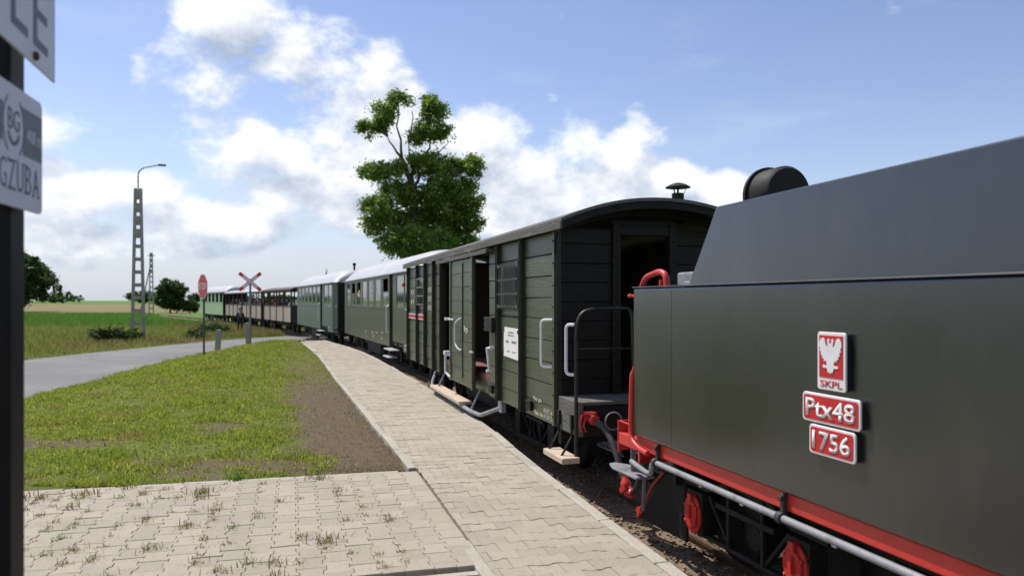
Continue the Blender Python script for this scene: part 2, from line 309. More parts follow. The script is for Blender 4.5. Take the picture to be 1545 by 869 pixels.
def text_part(txt, m, parent, o, ex, ey, width, height, depth=.003, name='lettering', lift=0., space=1., bold=0.):
    cu = bpy.data.curves.new('t', 'FONT'); cu.body = txt; cu.size = 1; cu.extrude = .0; cu.resolution_u = 3; cu.space_character = space; cu.offset = bold
    ob = bpy.data.objects.new('t', cu); COL.objects.link(ob)
    dg = bpy.context.evaluated_depsgraph_get(); me = bpy.data.meshes.new_from_object(ob.evaluated_get(dg))
    bpy.data.objects.remove(ob); bpy.data.curves.remove(cu)
    n = len(me.vertices); co = np.zeros(n*3); me.vertices.foreach_get('co', co); co = co.reshape(-1, 3)
    lo, hi = co.min(0), co.max(0); sx = width/(hi[0]-lo[0]); sy = height/(hi[1]-lo[1])
    o, ex, ey = Vector(o), Vector(ex).normalized(), Vector(ey).normalized(); nz = ex.cross(ey)
    bm = bmesh.new(); bm.from_mesh(me); bmesh.ops.remove_doubles(bm, verts=bm.verts, dist=1e-5)
    for v in bm.verts:
        v.co = o + ex*((v.co.x-lo[0])*sx) + ey*((v.co.y-lo[1])*sy) + nz*(depth+lift)
    r = bmesh.ops.extrude_face_region(bm, geom=bm.faces[:])
    for v in [g for g in r['geom'] if isinstance(g, bmesh.types.BMVert)]: v.co -= nz*depth
    bmesh.ops.recalc_face_normals(bm, faces=bm.faces)
    bm.to_mesh(me); bm.free(); me.materials.clear(); me.materials.append(Mt[m]); me.name = name
    return link(name, me, parent)
def np_mesh(name, v, f, m):                              # v (n,3), f (k,3 or 4)
    me = bpy.data.meshes.new(name); v = np.asarray(v, np.float32); f = np.asarray(f, np.int32)
    me.vertices.add(len(v)); me.vertices.foreach_set('co', v.ravel()); k = f.shape[1]
    me.loops.add(f.size); me.loops.foreach_set('vertex_index', f.ravel()); me.polygons.add(len(f))
    me.polygons.foreach_set('loop_start', np.arange(0, f.size, k, dtype=np.int32)); me.polygons.foreach_set('loop_total', np.full(len(f), k, np.int32))
    me.update(calc_edges=True)
    if m: me.materials.append(Mt[m])
    return me

# ------------------------------------------------------------------ layout lines (metres; platform surface is z = 0)
RAILZ = -.30
def catmull(P, n=12):
    P = np.array(P, float); P = np.vstack([2*P[0]-P[1], P, 2*P[-1]-P[-2]]); o = []
    for i in range(1, len(P)-2):
        for t in np.linspace(0, 1, n, endpoint=False):
            a, b, c, d = P[i-1], P[i], P[i+1], P[i+2]
            o.append(.5*((2*b)+(-a+c)*t+(2*a-5*b+4*c-d)*t*t+(-a+3*b-3*c+d)*t**3))
    o.append(P[-2]); return np.array(o)
TRACK = catmull([(5.0,-3.7),(3.95,-.18),(1.95,6.53),(1.464,8.33),(-1.45,17.7),(-1.95,20.15),(-5.93,31.76),(-6.55,33.2),(-11.1,43.55),(-12.4,46.5),(-21.1,62.5),(-31.1,79),(-47,103)])
EDGE_R = catmull([(2.85,-2),(1.09,4.7),(.55,6.75),(.19,8.15),(-.5,11),(-2.2,16.7),(-4.95,25.2),(-8.0,32.6)])
EDGE_L = catmull([(1.65,-1.4),(-.14,4.85),(-.95,7.67),(-2.02,11.05),(-3.81,16.7),(-5.95,23.6),(-8.55,31.2)])
ROAD = catmull([(-11.0,-30),(-12.2,0),(-13.2,15),(-14.8,27),(-14.6,35),(-13.5,41),(-10.8,45.8),(-6,48.3),(1,49.8),(20,52),(60,50)])
def poly_dist(X, Y, P):                                    # distance, signed side (+ = left of travel), param index
    best = np.full(X.shape, 1e9); side = np.zeros(X.shape)
    for a, b in zip(P[:-1], P[1:]):
        d = b-a; L2 = d @ d
        if L2 < 1e-9: continue
        t = np.clip(((X-a[0])*d[0]+(Y-a[1])*d[1])/L2, 0, 1); qx = X-(a[0]+t*d[0]); qy = Y-(a[1]+t*d[1]); r = np.hypot(qx, qy)
        k = r < best; best = np.where(k, r, best); side = np.where(k, np.sign(d[0]*(Y-a[1])-d[1]*(X-a[0])), side)
    return best, side
def sstep(a, b, x): t = np.clip((x-a)/(b-a), 0, 1); return t*t*(3-2*t)
def vnoise(X, Y, s, seed=0):
    r = np.random.default_rng(seed).random((64, 64)); x = X/s; y = Y/s; xi = np.floor(x).astype(int); yi = np.floor(y).astype(int); fx = x-xi; fy = y-yi
    fx = fx*fx*(3-2*fx); fy = fy*fy*(3-2*fy); g = lambda i, j: r[i % 64, j % 64]
    return (g(xi,yi)*(1-fx)+g(xi+1,yi)*fx)*(1-fy)+(g(xi,yi+1)*(1-fx)+g(xi+1,yi+1)*fx)*fy
PE1 = np.array([-.968,-.250]); PE2 = np.array([-.276,.961]); PO = np.array([-.15,4.92])       # path frame: left, away, near right corner
def road_half(Y): return 2.7-.75*sstep(25, 38, Y)
def inside(X, Y):
    """zone masks at ground points"""
    dl, sl_ = poly_dist(X, Y, EDGE_L); dr, sr = poly_dist(X, Y, EDGE_R); dt, st = poly_dist(X, Y, TRACK); dro, sro = poly_dist(X, Y, ROAD)
    p1 = (X-PO[0])*PE1[0]+(Y-PO[1])*PE1[1]; p2 = (X-PO[0])*PE2[0]+(Y-PO[1])*PE2[1]
    left = dl*sl_                                             # + left of the platform's left edge
    plat = (left < .02) & (dr*sr > -.02) & (Y < 31.6)
    path = (p2 > -.1) & (p2 < 2.9) & (p1 > -.3) & (left > -.3) & (p1 < 6)
    return left, dr*sr, dt*st, dro, plat, path, p1, p2
def ground_z(X, Y):
    left, rr, t, dro, plat, path, p1, p2 = inside(X, Y)
    z = np.full(X.shape, -.58)+.10*(vnoise(X, Y, 9, 3)-.5)+.5*sstep(120, 900, np.hypot(X, Y))
    re = dro-road_half(Y)
    verge = -.012+(-.44)*sstep(2.6, .0, re)+.03*(vnoise(X, Y, 1.6, 5)-.5)-.3*sstep(31, 37, Y)
    onverge = (left > 0) & (X > -17) & (poly_dist(X, Y, ROAD)[1] < 0) & (Y < 45)
    z = np.where(onverge, verge, z)
    z = np.where(re < .12, -.47, z)
    z = np.where((re >= .12) & (poly_dist(X, Y, ROAD)[1] > 0), np.minimum(z, -.46)*sstep(.1, 2., re)+(-.47)*(1-sstep(.1, 2., re)), z)
    k = sstep(2.6, 1.5, np.abs(t)); z = np.where((rr < .0) | (Y > 32.5), z*(1-k)+(-.47)*k, z)
    z = np.where((rr < 0) & (Y < 32.5), np.minimum(z, -.47), z)
    z = np.where(plat | path, -.13, z)
    return z

# ------------------------------------------------------------------ ground
def build_ground():
    def axis(fine0, fine1, step, lo, hi):
        a = np.arange(fine0, fine1, step); o = []; d = step; x = fine1
        while x < hi: o.append(x); d *= 1.13; x += d
        o.append(hi); p = []; d = step; x = fine0-step
        while x > lo: p.append(x); d *= 1.13; x -= d
        p.append(lo); return np.concatenate([np.array(p[::-1]), a, np.array(o)])
    xs = axis(-20, 8, .2, -2600, 2600); ys = axis(-3, 48, .2, -600, 3500)
    X, Y = np.meshgrid(xs, ys, indexing='ij'); Z = ground_z(X, Y); nx, ny = X.shape
    idx = np.arange(nx*ny).reshape(nx, ny); F = np.stack([idx[:-1,:-1], idx[1:,:-1], idx[1:,1:], idx[:-1,1:]], -1).reshape(-1, 4)
    me = np_mesh('ground', np.stack([X, Y, Z], -1).reshape(-1, 3), F, None)
    left, rr, t, dro, plat, path, p1, p2 = inside(X, Y)
    soil = ((left > -.1) & (left < 1.18+.35*(vnoise(X, Y, .5, 1)-.5)+.3*(vnoise(X, Y, 2.2, 8)-.5)) & (Y < 34) & (p2 > 2.6)).astype(float)*(1-.75*sstep(11, 24, Y))
    soil = np.maximum(soil, ((p2 < .1) & (left > -.3) & (X > -8)).astype(float))
    soil = np.maximum(soil, .9*sstep(3.2, 2.2, np.abs(t))*(rr < .1))
    dry = sstep(115, 130, Y+.25*X+12*(vnoise(X, Y, 40, 4)-.5))*sstep(420, 380, Y)
    bare = sstep(.56, .72, vnoise(X, Y, 1.3, 21)*.55+vnoise(X, Y, .35, 22)*.3+.22*np.exp(-((X+4.2)/2.2)**2-((Y-9.9)/1.1)**2))*sstep(6, 8, Y)*sstep(17, 12, Y)*(X > -12)
    soil = np.maximum(soil, bare)
    crop = sstep(60, 68, Y-.25*X*0+4*(vnoise(X, Y, 15, 6)-.5))*(1-dry)
    at = me.color_attributes.new('zone', 'FLOAT_COLOR', 'POINT')
    at.data.foreach_set('color', np.stack([soil, dry, crop, np.ones_like(soil)], -1).reshape(-1).astype(np.float32))
    m = bpy.data.materials.new('ground'); m.use_nodes = True; nt = m.node_tree; L = nt.links.new; b = nt.nodes['Principled BSDF']; b.inputs['Roughness'].default_value = .95; b.inputs['Specular IOR Level'].default_value = .15
    tc = nt.nodes.new('ShaderNodeTexCoord')
    def noi(s, d=6):
        n = nt.nodes.new('ShaderNodeTexNoise'); n.inputs['Scale'].default_value = s; n.inputs['Detail'].default_value = d; n.inputs['Roughness'].default_value = .65; L(tc.outputs['Object'], n.inputs['Vector'])
        r = nt.nodes.new('ShaderNodeMapRange'); L(n.outputs['Fac'], r.inputs[0]); r.inputs[1].default_value = .3; r.inputs[2].default_value = .7; return r.outputs[0]
    def mix(f, a, c):
        n = nt.nodes.new('ShaderNodeMix'); n.data_type = 'RGBA'; L(f, n.inputs[0])
        for s, v in ((6, a), (7, c)):
            if isinstance(v, tuple): n.inputs[s].default_value = (*v, 1)
            else: L(v, n.inputs[s])
        return n.outputs[2]
    va = nt.nodes.new('ShaderNodeVertexColor'); va.layer_name = 'zone'; se = nt.nodes.new('ShaderNodeSeparateColor'); L(va.outputs[0], se.inputs[0])
    grass = mix(noi(2.5), (.085,.105,.022), (.16,.155,.05)); grass = mix(noi(.12, 4), grass, (.12,.15,.03))
    soilc = mix(noi(9), (.085,.062,.042), (.19,.145,.095)); soilc = mix(noi(45, 3), soilc, (.12,.09,.06))
    dryc = mix(noi(.05), (.215,.165,.085), (.16,.155,.06)); cropc = mix(noi(.07), (.075,.15,.02), (.11,.19,.03))
    c = mix(se.outputs[2], grass, cropc); c = mix(se.outputs[1], c, dryc); c = mix(se.outputs[0], c, soilc); L(c, b.inputs['Base Color'])
    nb = nt.nodes.new('ShaderNodeTexNoise'); nb.inputs['Scale'].default_value = 40; nb.inputs['Detail'].default_value = 8; L(tc.outputs['Object'], nb.inputs['Vector'])
    bp = nt.nodes.new('ShaderNodeBump'); bp.inputs['Strength'].default_value = .9; bp.inputs['Distance'].default_value = .04; L(nb.outputs['Fac'], bp.inputs['Height']); L(bp.outputs[0], b.inputs['Normal'])
    me.materials.append(m); me.polygons.foreach_set('use_smooth', [True]*len(me.polygons))
    link('ground', me, kind='structure')
build_ground()

def ribbon(name, P, half, z, m, y0=-1e9, y1=1e9, bank=0.):
    v = []; f = []
    P = P[(P[:, 1] > y0) & (P[:, 1] < y1)]
    for i, p in enumerate(P):
        d = P[min(i+1, len(P)-1)]-P[max(i-1, 0)]; d = d/np.linalg.norm(d); nrm = np.array([-d[1], d[0]]); h = half(p[1]) if callable(half) else half
        bk = bank if p[1] < 30 else 0; dz = -.05 if bank and 41 < p[1] < 55 else 0
        for k in (-1, -.5, 0, .5, 1): v.append((p[0]+nrm[0]*h*k, p[1]+nrm[1]*h*k, z+dz+(.03*(1-k*k))+(bk if k == 1 else bk*.35 if k == .5 else 0)))
    for i in range(len(P)-1):
        for k in range(4): a = i*5+k; f.append((a+1, a, a+5, a+6))
    return link(name, np_mesh(name, v, f, m), kind='structure')
ribbon('road', ROAD, lambda y: float(road_half(np.array(y))), -.455, 'asphalt')
tb = ribbon('track_bed', TRACK, 1.25, -.428, 'trackbed', bank=.12)

# ------------------------------------------------------------------ platform with pavers and kerbs
def arc_param(P):
    s = np.concatenate([[0], np.cumsum(np.linalg.norm(np.diff(P, axis=0), axis=1))]); return s
def at_arc(P, s, q): return np.array([np.interp(q, s, P[:, 0]), np.interp(q, s, P[:, 1])])
def bone(L=.2, Wd=.165, dl=.011, t=.08, gap=.0025, half=None, flat=False):
    """interlocking paver: straight ends across x, waved long sides; half: 'a' keeps x<0"""
    h = L/2-gap/2; w = Wd/2-gap/2
    side = [(-h, w+dl), (-h*.58, w+dl), (-h*.34, w-dl), (h*.34, w-dl), (h*.58, w+dl), (h, w+dl)]
    if half: side = [(0+gap/2, w-dl), (h*.34, w-dl), (h*.58, w+dl), (h, w+dl)]
    low = [(x, -y) for x, y in side]
    if flat: low = [(side[0][0], -w), (side[-1][0], -w)]
    poly = side[::-1]+low                              # counter-clockwise
    n = len(poly); cx = sum(p[0] for p in poly)/n; cy = sum(p[1] for p in poly)/n; ch = .0028
    ins = []
    for x, y in poly: d = math.hypot(x-cx, y-cy); ins.append((x-(x-cx)/d*ch, y-(y-cy)/d*ch))
    v = [(x, y, 0.) for x, y in ins]+[(x, y, -.003) for x, y in poly]+[(x, y, -t) for x, y in poly]
    f = [tuple(range(n))]+[(i, n+i, n+(i+1)%n, (i+1)%n) for i in range(n)]+[(n+i, 2*n+i, 2*n+(i+1)%n, n+(i+1)%n) for i in range(n)]
    return v, f
def clipped(outline, xmax, t=.08):
    """a paver sawn off at x = xmax"""
    o = []
    for i, (a, b) in enumerate(zip(outline, outline[1:]+outline[:1])):
        if a[0] <= xmax: o.append(a)
        if (a[0] <= xmax) != (b[0] <= xmax): k = (xmax-a[0])/(b[0]-a[0]); o.append((xmax, a[1]+(b[1]-a[1])*k))
    n = len(o)
    if n < 3: return None
    v = [(x, y, 0.) for x, y in o]+[(x, y, -t) for x, y in o]; f = [tuple(range(n))]+[(i, n+i, n+(i+1)%n, (i+1)%n) for i in range(n)]
    me = bpy.data.meshes.new('cut_paver'); me.from_pydata(v, [], f); me.update(); me.materials.append(Mt['paver']); return me, v, f
def bone_mesh(name, **k):
    v, f = bone(**k); me = bpy.data.meshes.new(name); me.from_pydata(v, [], f); me.update(); me.materials.append(Mt['paver']); return me, v, f
def paving(parent, placements, limit=300):
    """placements: list of (variant, x, y, z, rz); the ones nearest the viewer become objects, the others one joined part"""
    placements.sort(key=lambda p: math.hypot(p[1], p[2]-3.6))
    rest_v, rest_f = [], []
    for i, (var, x, y, z, rz) in enumerate(placements):
        me, v, f = var
        e = Euler((random.gauss(0, .006), random.gauss(0, .006), rz+random.gauss(0, .006)))
        if i < limit:
            o = bpy.data.objects.new('paver', me); COL.objects.link(o); o.parent = parent; o.location = (x, y, z); o.rotation_euler = e
        else:
            b = len(rest_v); mm = e.to_matrix(); rest_v += [tuple(mm @ Vector(p)+Vector((x, y, z))) for p in v]; rest_f += [tuple(q+b for q in g) for g in f]
    if rest_v:
        me = bpy.data.meshes.new('more_pavers'); me.from_pydata(rest_v, [], rest_f); me.update(); me.materials.append(Mt['paver_far'])
        link('more_pavers', me, parent, 'stuff')
def kerb_row(parent, P, q0, q1, inner, outer, ztop, depth, seed, length=1.):
    s = arc_param(P); rr = random.Random(seed); q = q0
    while q < q1:
        a = at_arc(P, s, q); b = at_arc(P, s, min(q+length-.006, s[-1])); d = b-a; L = np.linalg.norm(d); ang = math.atan2(d[1], d[0])
        me = MB().box(0, L, -outer, inner, -depth, 0).mesh('kerb_stone', 'kerb')
        o = link('kerb_stone', me, parent, loc=(a[0], a[1], ztop+rr.gauss(0, .004))); o.rotation_euler = (rr.gauss(0, .01), rr.gauss(0, .003), ang+rr.gauss(0, .004))
        md = o.modifiers.new('bevel', 'BEVEL'); md.width = .009; md.segments = 2
        q += length
def build_platform():
    n = 160; sR = arc_param(EDGE_R); sL = arc_param(EDGE_L); v = []; f = []
    for i in range(n):
        y = -1.2+i*(32.4/(n-1)); l = np.interp(y, EDGE_L[:, 1], EDGE_L[:, 0]); r = np.interp(y, EDGE_R[:, 1], EDGE_R[:, 0]); r = max(r, l+.05)
        v += [(l, y, -.016), (r-.05, y, -.016), (l, y, -.4), (r-.05, y, -.4)]
    for i in range(n-1):
        a = i*4; f += [(a, a+1, a+5, a+4), (a+1, a+3, a+7, a+5)]
    pf = link('platform', np_mesh('platform', v, f, 'bed'), kind='structure')
    full = bone_mesh('paver'); half = bone_mesh('half_paver', half='a')
    pl = []; q = 1.0
    row = 0
    while q < sR[-1]-.3:
        p = at_arc(EDGE_R, sR, q); p2 = at_arc(EDGE_R, sR, q+.05); d = (p2-p)/np.linalg.norm(p2-p); nl = np.array([-d[1], d[0]]); ang = math.atan2(nl[1], nl[0])
        # width to the left edge at this row
        w = 1.3
        for _ in range(4):                                   # where the row meets the left edge
            c = p+nl*w; yl = c[1]; xl = np.interp(yl, EDGE_L[:, 1], EDGE_L[:, 0]); w += float((xl-c[0])/nl[0])*.9
        x = .105
        if row % 2:
            c = p+nl*x; pl.append((half, c[0], c[1], random.gauss(0, .0018), ang, )); x += .1
        while x < w-.012:
            c = p+nl*(x+.1); var = full
            if x+.2 > w: var = clipped([(a_, b_) for a_, b_, _ in full[1][:12]], w-x-.1)
            if var: pl.append((var, c[0], c[1], random.gauss(0, .0018), ang))
            x += .2
        q += .165; row += 1
    # the half paver's mesh starts at its own x = 0
    paving(pf, pl)
    kerb_row(pf, EDGE_R, 1.2, sR[-1]-.2, .0, -.10, .004, .46, 3)
    # left edging: from the near end to the path, then from the path to the far end
    kerb_row(pf, EDGE_L, .1, arc_param(EDGE_L)[np.argmin(abs(EDGE_L[:, 1]-4.75))], .085, 0, .008, .2, 5)
    q7 = np.interp(7.72, EDGE_L[:, 1], sL); kerb_row(pf, EDGE_L, q7, sL[-1]-.2, .085, 0, .008, .2, 6)
    return pf
platform = build_platform()
def build_path():
    a = math.atan2(PE1[1], PE1[0]); b2 = math.atan2(PE2[1], PE2[0])
    def W2(p1, p2): c = PO+PE1*p1+PE2*p2; return c
    v = [(*W2(0, 0), -.016), (*W2(5.2, 0), -.016), (*W2(5.2, 2.82), -.016), (*W2(-.02, 2.82), -.016)]
    ph = link('footpath', np_mesh('footpath', v, [(0, 3, 2, 1)], 'bed'), kind='structure')
    full = bone_mesh('paver', gap=.0032); half = bone_mesh('half_paver', half='a', gap=.0032); edge = bone_mesh('edge_paver', flat=True); pl = []
    for c in range(31):
        p1 = .112+.165*c
        x = 0.; off = c % 2
        skew = lambda p2: .030*(1 if c == 0 else 0)
        if off:
            w = W2(p1, 0); pl.append((half, w[0], w[1], random.gauss(0, .0014), b2)); x = .1
        while x+.2 <= 2.81:
            w = W2(p1, x+.1)
            if c == 0: pl.append((edge, w[0], w[1], random.gauss(0, .0012), b2))
            else: pl.append((full, w[0], w[1], random.gauss(0, .0014), b2))
            x += .2
        if off: w = W2(p1, 2.8); pl.append((half, w[0], w[1], 0, b2+math.pi))
    paving(ph, pl)
    line = np.array([W2(.03, -.045), W2(5.2, -.045)]); kerb_row(ph, line, 0, 5.0, .0, -.075, -.012, .2, 9)
    line = np.array([W2(5.2, 2.815), W2(.08, 2.815)]); kerb_row(ph, line, 0, 5.0, .0, -.075, -.004, .2, 10)
    return ph
build_path()

# ------------------------------------------------------------------ railway track
def build_track():
    tk = thing('railway_track', 'rusty narrow gauge railway track running under the train', 'railway track', (0, 0, RAILZ))
    s = arc_param(TRACK)
    for sd in (-1, 1):
        mb = MB(); prof = [(-.02,0),(.02,0),(.022,-.025),(.006,-.035),(.006,-.075),(.04,-.088),(.04,-.095),(-.04,-.095),(-.04,-.088),(-.006,-.075),(-.006,-.035),(-.022,-.025)]
        qs = np.arange(0, s[-1], .7); n = len(prof)
        for i, q in enumerate(qs):
            p = at_arc(TRACK, s, q); d = at_arc(TRACK, s, min(q+.2, s[-1]))-at_arc(TRACK, s, max(q-.2, 0)); d /= np.linalg.norm(d); nl = np.array([-d[1], d[0]])
            for a, z in prof: c = p+nl*(sd*.393+a); mb.v.append((c[0], c[1], z))
            if i:
                for k in range(n): k2 = (k+1) % n; b = (i-1)*n; mb.f.append((b+k, b+n+k, b+n+k2, b+k2))
        part('rail', mb, 'rail', tk)
    me = MB().box(-.11, .11, -.72, .72, -.13, 0).mesh('sleeper', 'sleeper'); q = 1.
    while q < 42:
        p = at_arc(TRACK, s, q); d = at_arc(TRACK, s, q+.2)-p
        o = link('sleeper', me, tk, loc=(p[0], p[1], -.098+random.gauss(0, .004)), rz=math.atan2(d[1], d[0])+random.gauss(0, .02)); q += .62
    return tk
build_track()

# ------------------------------------------------------------------ vehicles: local X away from the viewer along the train, Y towards the platform, Z as in the world
def vehicle(name, label, cat, near, far, group=None):
    d = Vector((far[0]-near[0], far[1]-near[1]))
    return thing(name, label, cat, (near[0], near[1], RAILZ), math.atan2(d.y, d.x), group)
class VB(MB):                                            # mesh in world heights under a vehicle root that stands at rail level
    def mesh(s, name, m, smooth=False):
        s.v = [(x, y, z-RAILZ) for x, y, z in s.v]; return MB.mesh(s, name, m, smooth)
def vz(p): return (p[0], p[1], p[2]-RAILZ)

def bogie(root, xc, base, half, wr, red=False, frame_y=.78):
    fr = VB()
    zc = RAILZ+wr
    for sd in (-1, 1):
        y = sd*frame_y
        a, b = xc-base/2, xc+base/2
        fr.bar((a-.22, y, zc+.20), (a+.12, y, zc+.20), .05, .035).bar((a+.12, y, zc+.20), (xc-.22, y, zc+.30), .05, .035).bar((xc-.22, y, zc+.30), (xc+.22, y, zc+.30), .05, .035)
        fr.bar((xc+.22, y, zc+.30), (b-.12, y, zc+.20), .05, .035).bar((b-.12, y, zc+.20), (b+.22, y, zc+.20), .05, .035)
        fr.bar((a-.15, y, zc-.15), (b+.15, y, zc-.15), .05, .03)
        fr.bar((a+.13, y, zc+.16), (xc-.20, y, zc-.14), .045, .025).bar((b-.13, y, zc+.16), (xc+.20, y, zc-.14), .045, .025)
        fr.bar((xc-.2, y+sd*.02, zc-.14), (xc-.2, y+sd*.02, zc+.29), .03, .03).bar((xc+.2, y+sd*.02, zc-.14), (xc+.2, y+sd*.02, zc+.29), .03, .03)
        fr.bar((xc-.34, y+sd*.03, zc+.13), (xc+.34, y+sd*.03, zc+.13), .03, .04)
        for xx in (a, b): fr.box(xx-.11, xx+.11, y-.07, y+.06, zc-.14, zc+.17)
        fr.lathe((xc, y*.8, zc-.02), (0, sd, 0), [(-.1,.0),(-.1,.09),(.1,.09),(.1,0)], 12)
    fr.box(xc-.12, xc+.12, -frame_y+.05, frame_y-.05, zc+.02, zc+.27)
    bo = part('bogie', fr, 'dark', root, bevel=.004)
    for xx in (xc-base/2, xc+base/2):
        for sd in (-1, 1):
            w = VB().lathe((xx, sd*.36, zc), (0, sd, 0), [(-.055,wr*.55),(-.055,wr+.022),(-.03,wr+.02),(-.025,wr),(.055,wr-.006),(.055,wr*.84),(.02,wr*.80),(.02,wr*.34),(.07,wr*.30),(.07,.0)], 28)
            part('wheel', w, 'dark', bo, smooth=True)
            if red:
                y = sd*(frame_y+.062); c = VB()
                pts = [(.115*math.cos(t)*(1 if abs(math.sin(t)) < .9 else 1), .145*math.sin(t)) for t in np.linspace(0, 2*math.pi, 20, endpoint=False)]
                c.prism(pts, (xx, y, zc), (-sd, 0, 0), (0, 0, 1), .022)
                c.prism([(x*.72, z*.72) for x, z in pts], (xx, y+sd*.022, zc), (-sd, 0, 0), (0, 0, 1), .016)
                c.obox((xx, y+sd*.045, zc+.02), (.035, .03, .10)); c.obox((xx, y+sd*.02, zc+.125), (.05, .06, .06))
                for t in (.5, 2.6, 3.7, 5.7): c.lathe((xx+.095*math.cos(t), y+sd*.02, zc+.115*math.sin(t)), (0, sd, 0), [(0,.013),(.02,.013),(.02,0)], 6)
                part('axlebox_cover', c, 'red', bo, bevel=.004)
    return bo

# ---- tender
def build_tender():
    T = vehicle('locomotive_tender', 'black steam locomotive tender with red frame and red number plates', 'tender', (1.948, 6.526), (1.948-.2856, 6.526+.958))
    L = -5.3
    part('water_tank', VB().box(L, 0, -1.0, 1.0, .60, 1.80), 'tender', T, bevel=.022, seg=3)
    rim = VB(); rim.box(L, .006, .985, 1.008, 1.80, 1.809).box(L, .006, -1.008, -.985, 1.80, 1.809).box(-.02, .006, -.985, .985, 1.80, 1.809); part('tank_rim', rim, 'rim_highlight', T, bevel=.003)
    for x in (-.63,):                              # lapped plate edges with small rivets
        sm = VB().box(x-.02, x+.02, 1.0, 1.0012, .63, 1.78); part('plate_seam', sm, 'tender', T, bevel=.001)
    # coal bunker: four sloped plates with a thin lip
    b = VB(); lo = [(-.86,.985,1.80),(L,.985,1.80),(L,-.985,1.80),(-.86,-.985,1.80)]; hi = [(-1.20,.965,2.325),(L,.965,2.36),(L,-.965,2.36),(-1.20,-.965,2.325)]
    hin = [(-1.225,.945,2.325),(L+.03,.945,2.36),(L+.03,-.945,2.36),(-1.225,-.945,2.325)]; lin = [(-1.1,.945,2.1),(L+.03,.945,2.1),(L+.03,-.945,2.1),(-1.1,-.945,2.1)]
    b.v = lo+hi+hin+lin
    for i in range(4):
        j = (i+1) % 4
        for k in (0, 4, 8): b.f.append((k+j, k+i, k+4+i, k+4+j))
    b.f.append((12, 13, 14, 15))
    part('coal_bunker', b, 'tender', T, bevel=.012, seg=2)
    coal = VB()
    for k in range(260):
        x = random.uniform(L+.2, -1.4); y = random.uniform(-.85, .85); z = 2.10+.12*(1-abs(y))*random.random(); s_ = random.uniform(.06, .14)
        coal.obox((x, y, z), (s_, s_*.8, s_*.7), (random.random()*6, random.random()*6, random.random()*6))
    part('coal', coal, 'dark', T, kind='stuff')
    part('frame_beam', VB().box(L, .0, .945, .968, .492, .597).box(L, 0, -.968, -.945, .492, .597).box(L, 0, -.6, .6, .44, .597), 'red', T, bevel=.006)
    # rear buffer beam, bracket
    bb = VB().box(.002, .035, -.94, .94, .36, .62); bb.box(.035, .40, .935, .95, .46, .56).box(.385, .40, .80, .935, .40, .66).box(.385, .402, .935, .955, .38, .66).box(.035, .385, .80, .935, .55, .56).box(.2, .385, .935, .945, .645, .66)
    part('buffer_beam', bb, 'red', T, bevel=.006)
    # red corner handrail: down the corner, then bent forward under the tank
    part('handrail', VB().tube([(.012,.985,1.16),(.018,1.0,1.08),(.024,1.008,.66),(.0,1.012,.56),(-.16,1.018,.515),(-.30,1.018,.505)], [.008,.012]+[.022]*30, 10, bend=.08), 'red', T, smooth=True)
    part('grab_handle', VB().tube([(-.02,.93,1.80),(-.09,.93,1.885),(-.33,.93,1.925),(-.43,.93,1.90),(-.45,.93,1.80)], .025, 10, bend=.07).lathe((-.36,.93,1.81), (0,0,1), [(0,.02),(.05,.02),(.05,0)], 10), 'red', T, smooth=True)
    part('hand_lever', VB().tube([(.0,.87,1.735),(.30,.87,1.738)], .012, 8).tube([(.30,.87,1.738),(.34,.87,1.738)], .018, 8).tube([(.03,.87,1.70),(.03,.87,1.80)], .012, 6), 'red', T)
    part('deck_bracket', VB().box(-.62, -.86, .80, .94, 1.80, 1.905), 'pipe', T, bevel=.015, seg=2)
    part('filler_lug', VB().box(-.80, -.90, .95, .985, 1.80, 1.835), 'pipe', T, bevel=.006)
    # air pipe with clips and the bent rear end
    part('air_pipe', VB().tube([(L,1.005,.455),(-.37,1.005,.455),(-.34,1.005,.40),(-.31,.99,.35),(-.22,.98,.335),(-.05,.97,.345),(.13,.95,.355)], .0215, 10, bend=.05), 'pipe', T, smooth=True)
    for x in (-.41, -1.95, -3.4, -4.9):
        c = VB().lathe((x-.02, 1.005, .455), (1,0,0), [(0,.0),(0,.034),(.045,.034),(.045,0)], 12); c.box(x-.012, x+.02, .97, 1.0, .47, .59).obox((x+.004, 1.0, .565), (.03, .03, .03)); part('pipe_clip', c, 'rubber', T, bevel=.003)
    for x in (-1.0, -1.5, -2.35, -2.9): part('drain_tab', VB().box(x, x+.035, .95, .96, .40, .45), 'pipe', T)
    # foot step on a hanger
    st = VB().prism([(-.03,.0),(.40,-.02),(.55,.02),(.57,.08),(.45,.17),(-.03,.17)], (.0, .985, .255), (1,0,0), (0,-1,0), .02); st.bar((.20,.90,.60), (.20,.90,.245), .05, .012).bar((.03,.88,.25), (.06,.88,-.05), .03, .012).bar((.30,.87,.4), (.12,.87,.42), .03, .02)
    part('foot_step', st, 'pipe', T, bevel=.004)
    # brake hose with its red coupling head
    h = VB().tube([(.02,.70,.50),(.22,.72,.45),(.34,.74,.22),(.46,.75,.02),(.56,.75,-.03)], .026, 10, bend=.08); part('brake_hose', h, 'rubber', T, smooth=True)
    c = VB().lathe((.70,.75,.09), (-.35,.0,-.8), [(0,.03),(.03,.032),(.05,.045),(.10,.05),(.13,.04),(.135,0)], 12).lathe((.52,.75,-.03), (1,0,0), [(0,.03),(.04,.045),(.10,.05),(.14,.035),(.14,0)], 12).obox((.62,.79,.0), (.12,.04,.05), (0,.5,0)); part('hose_coupling', c, 'red', T, smooth=True)
    # rail guard: black plate with a red edge
    g = VB().prism([(.42,-.21),(-.05,.29),(-.40,.29),(-.40,-.18)], (0, .735, 0), (1,0,0), (0,0,1), .02); g.box(-.40, -.36, .45, .735, .0, .45); part('rail_guard', g, 'dark', T)
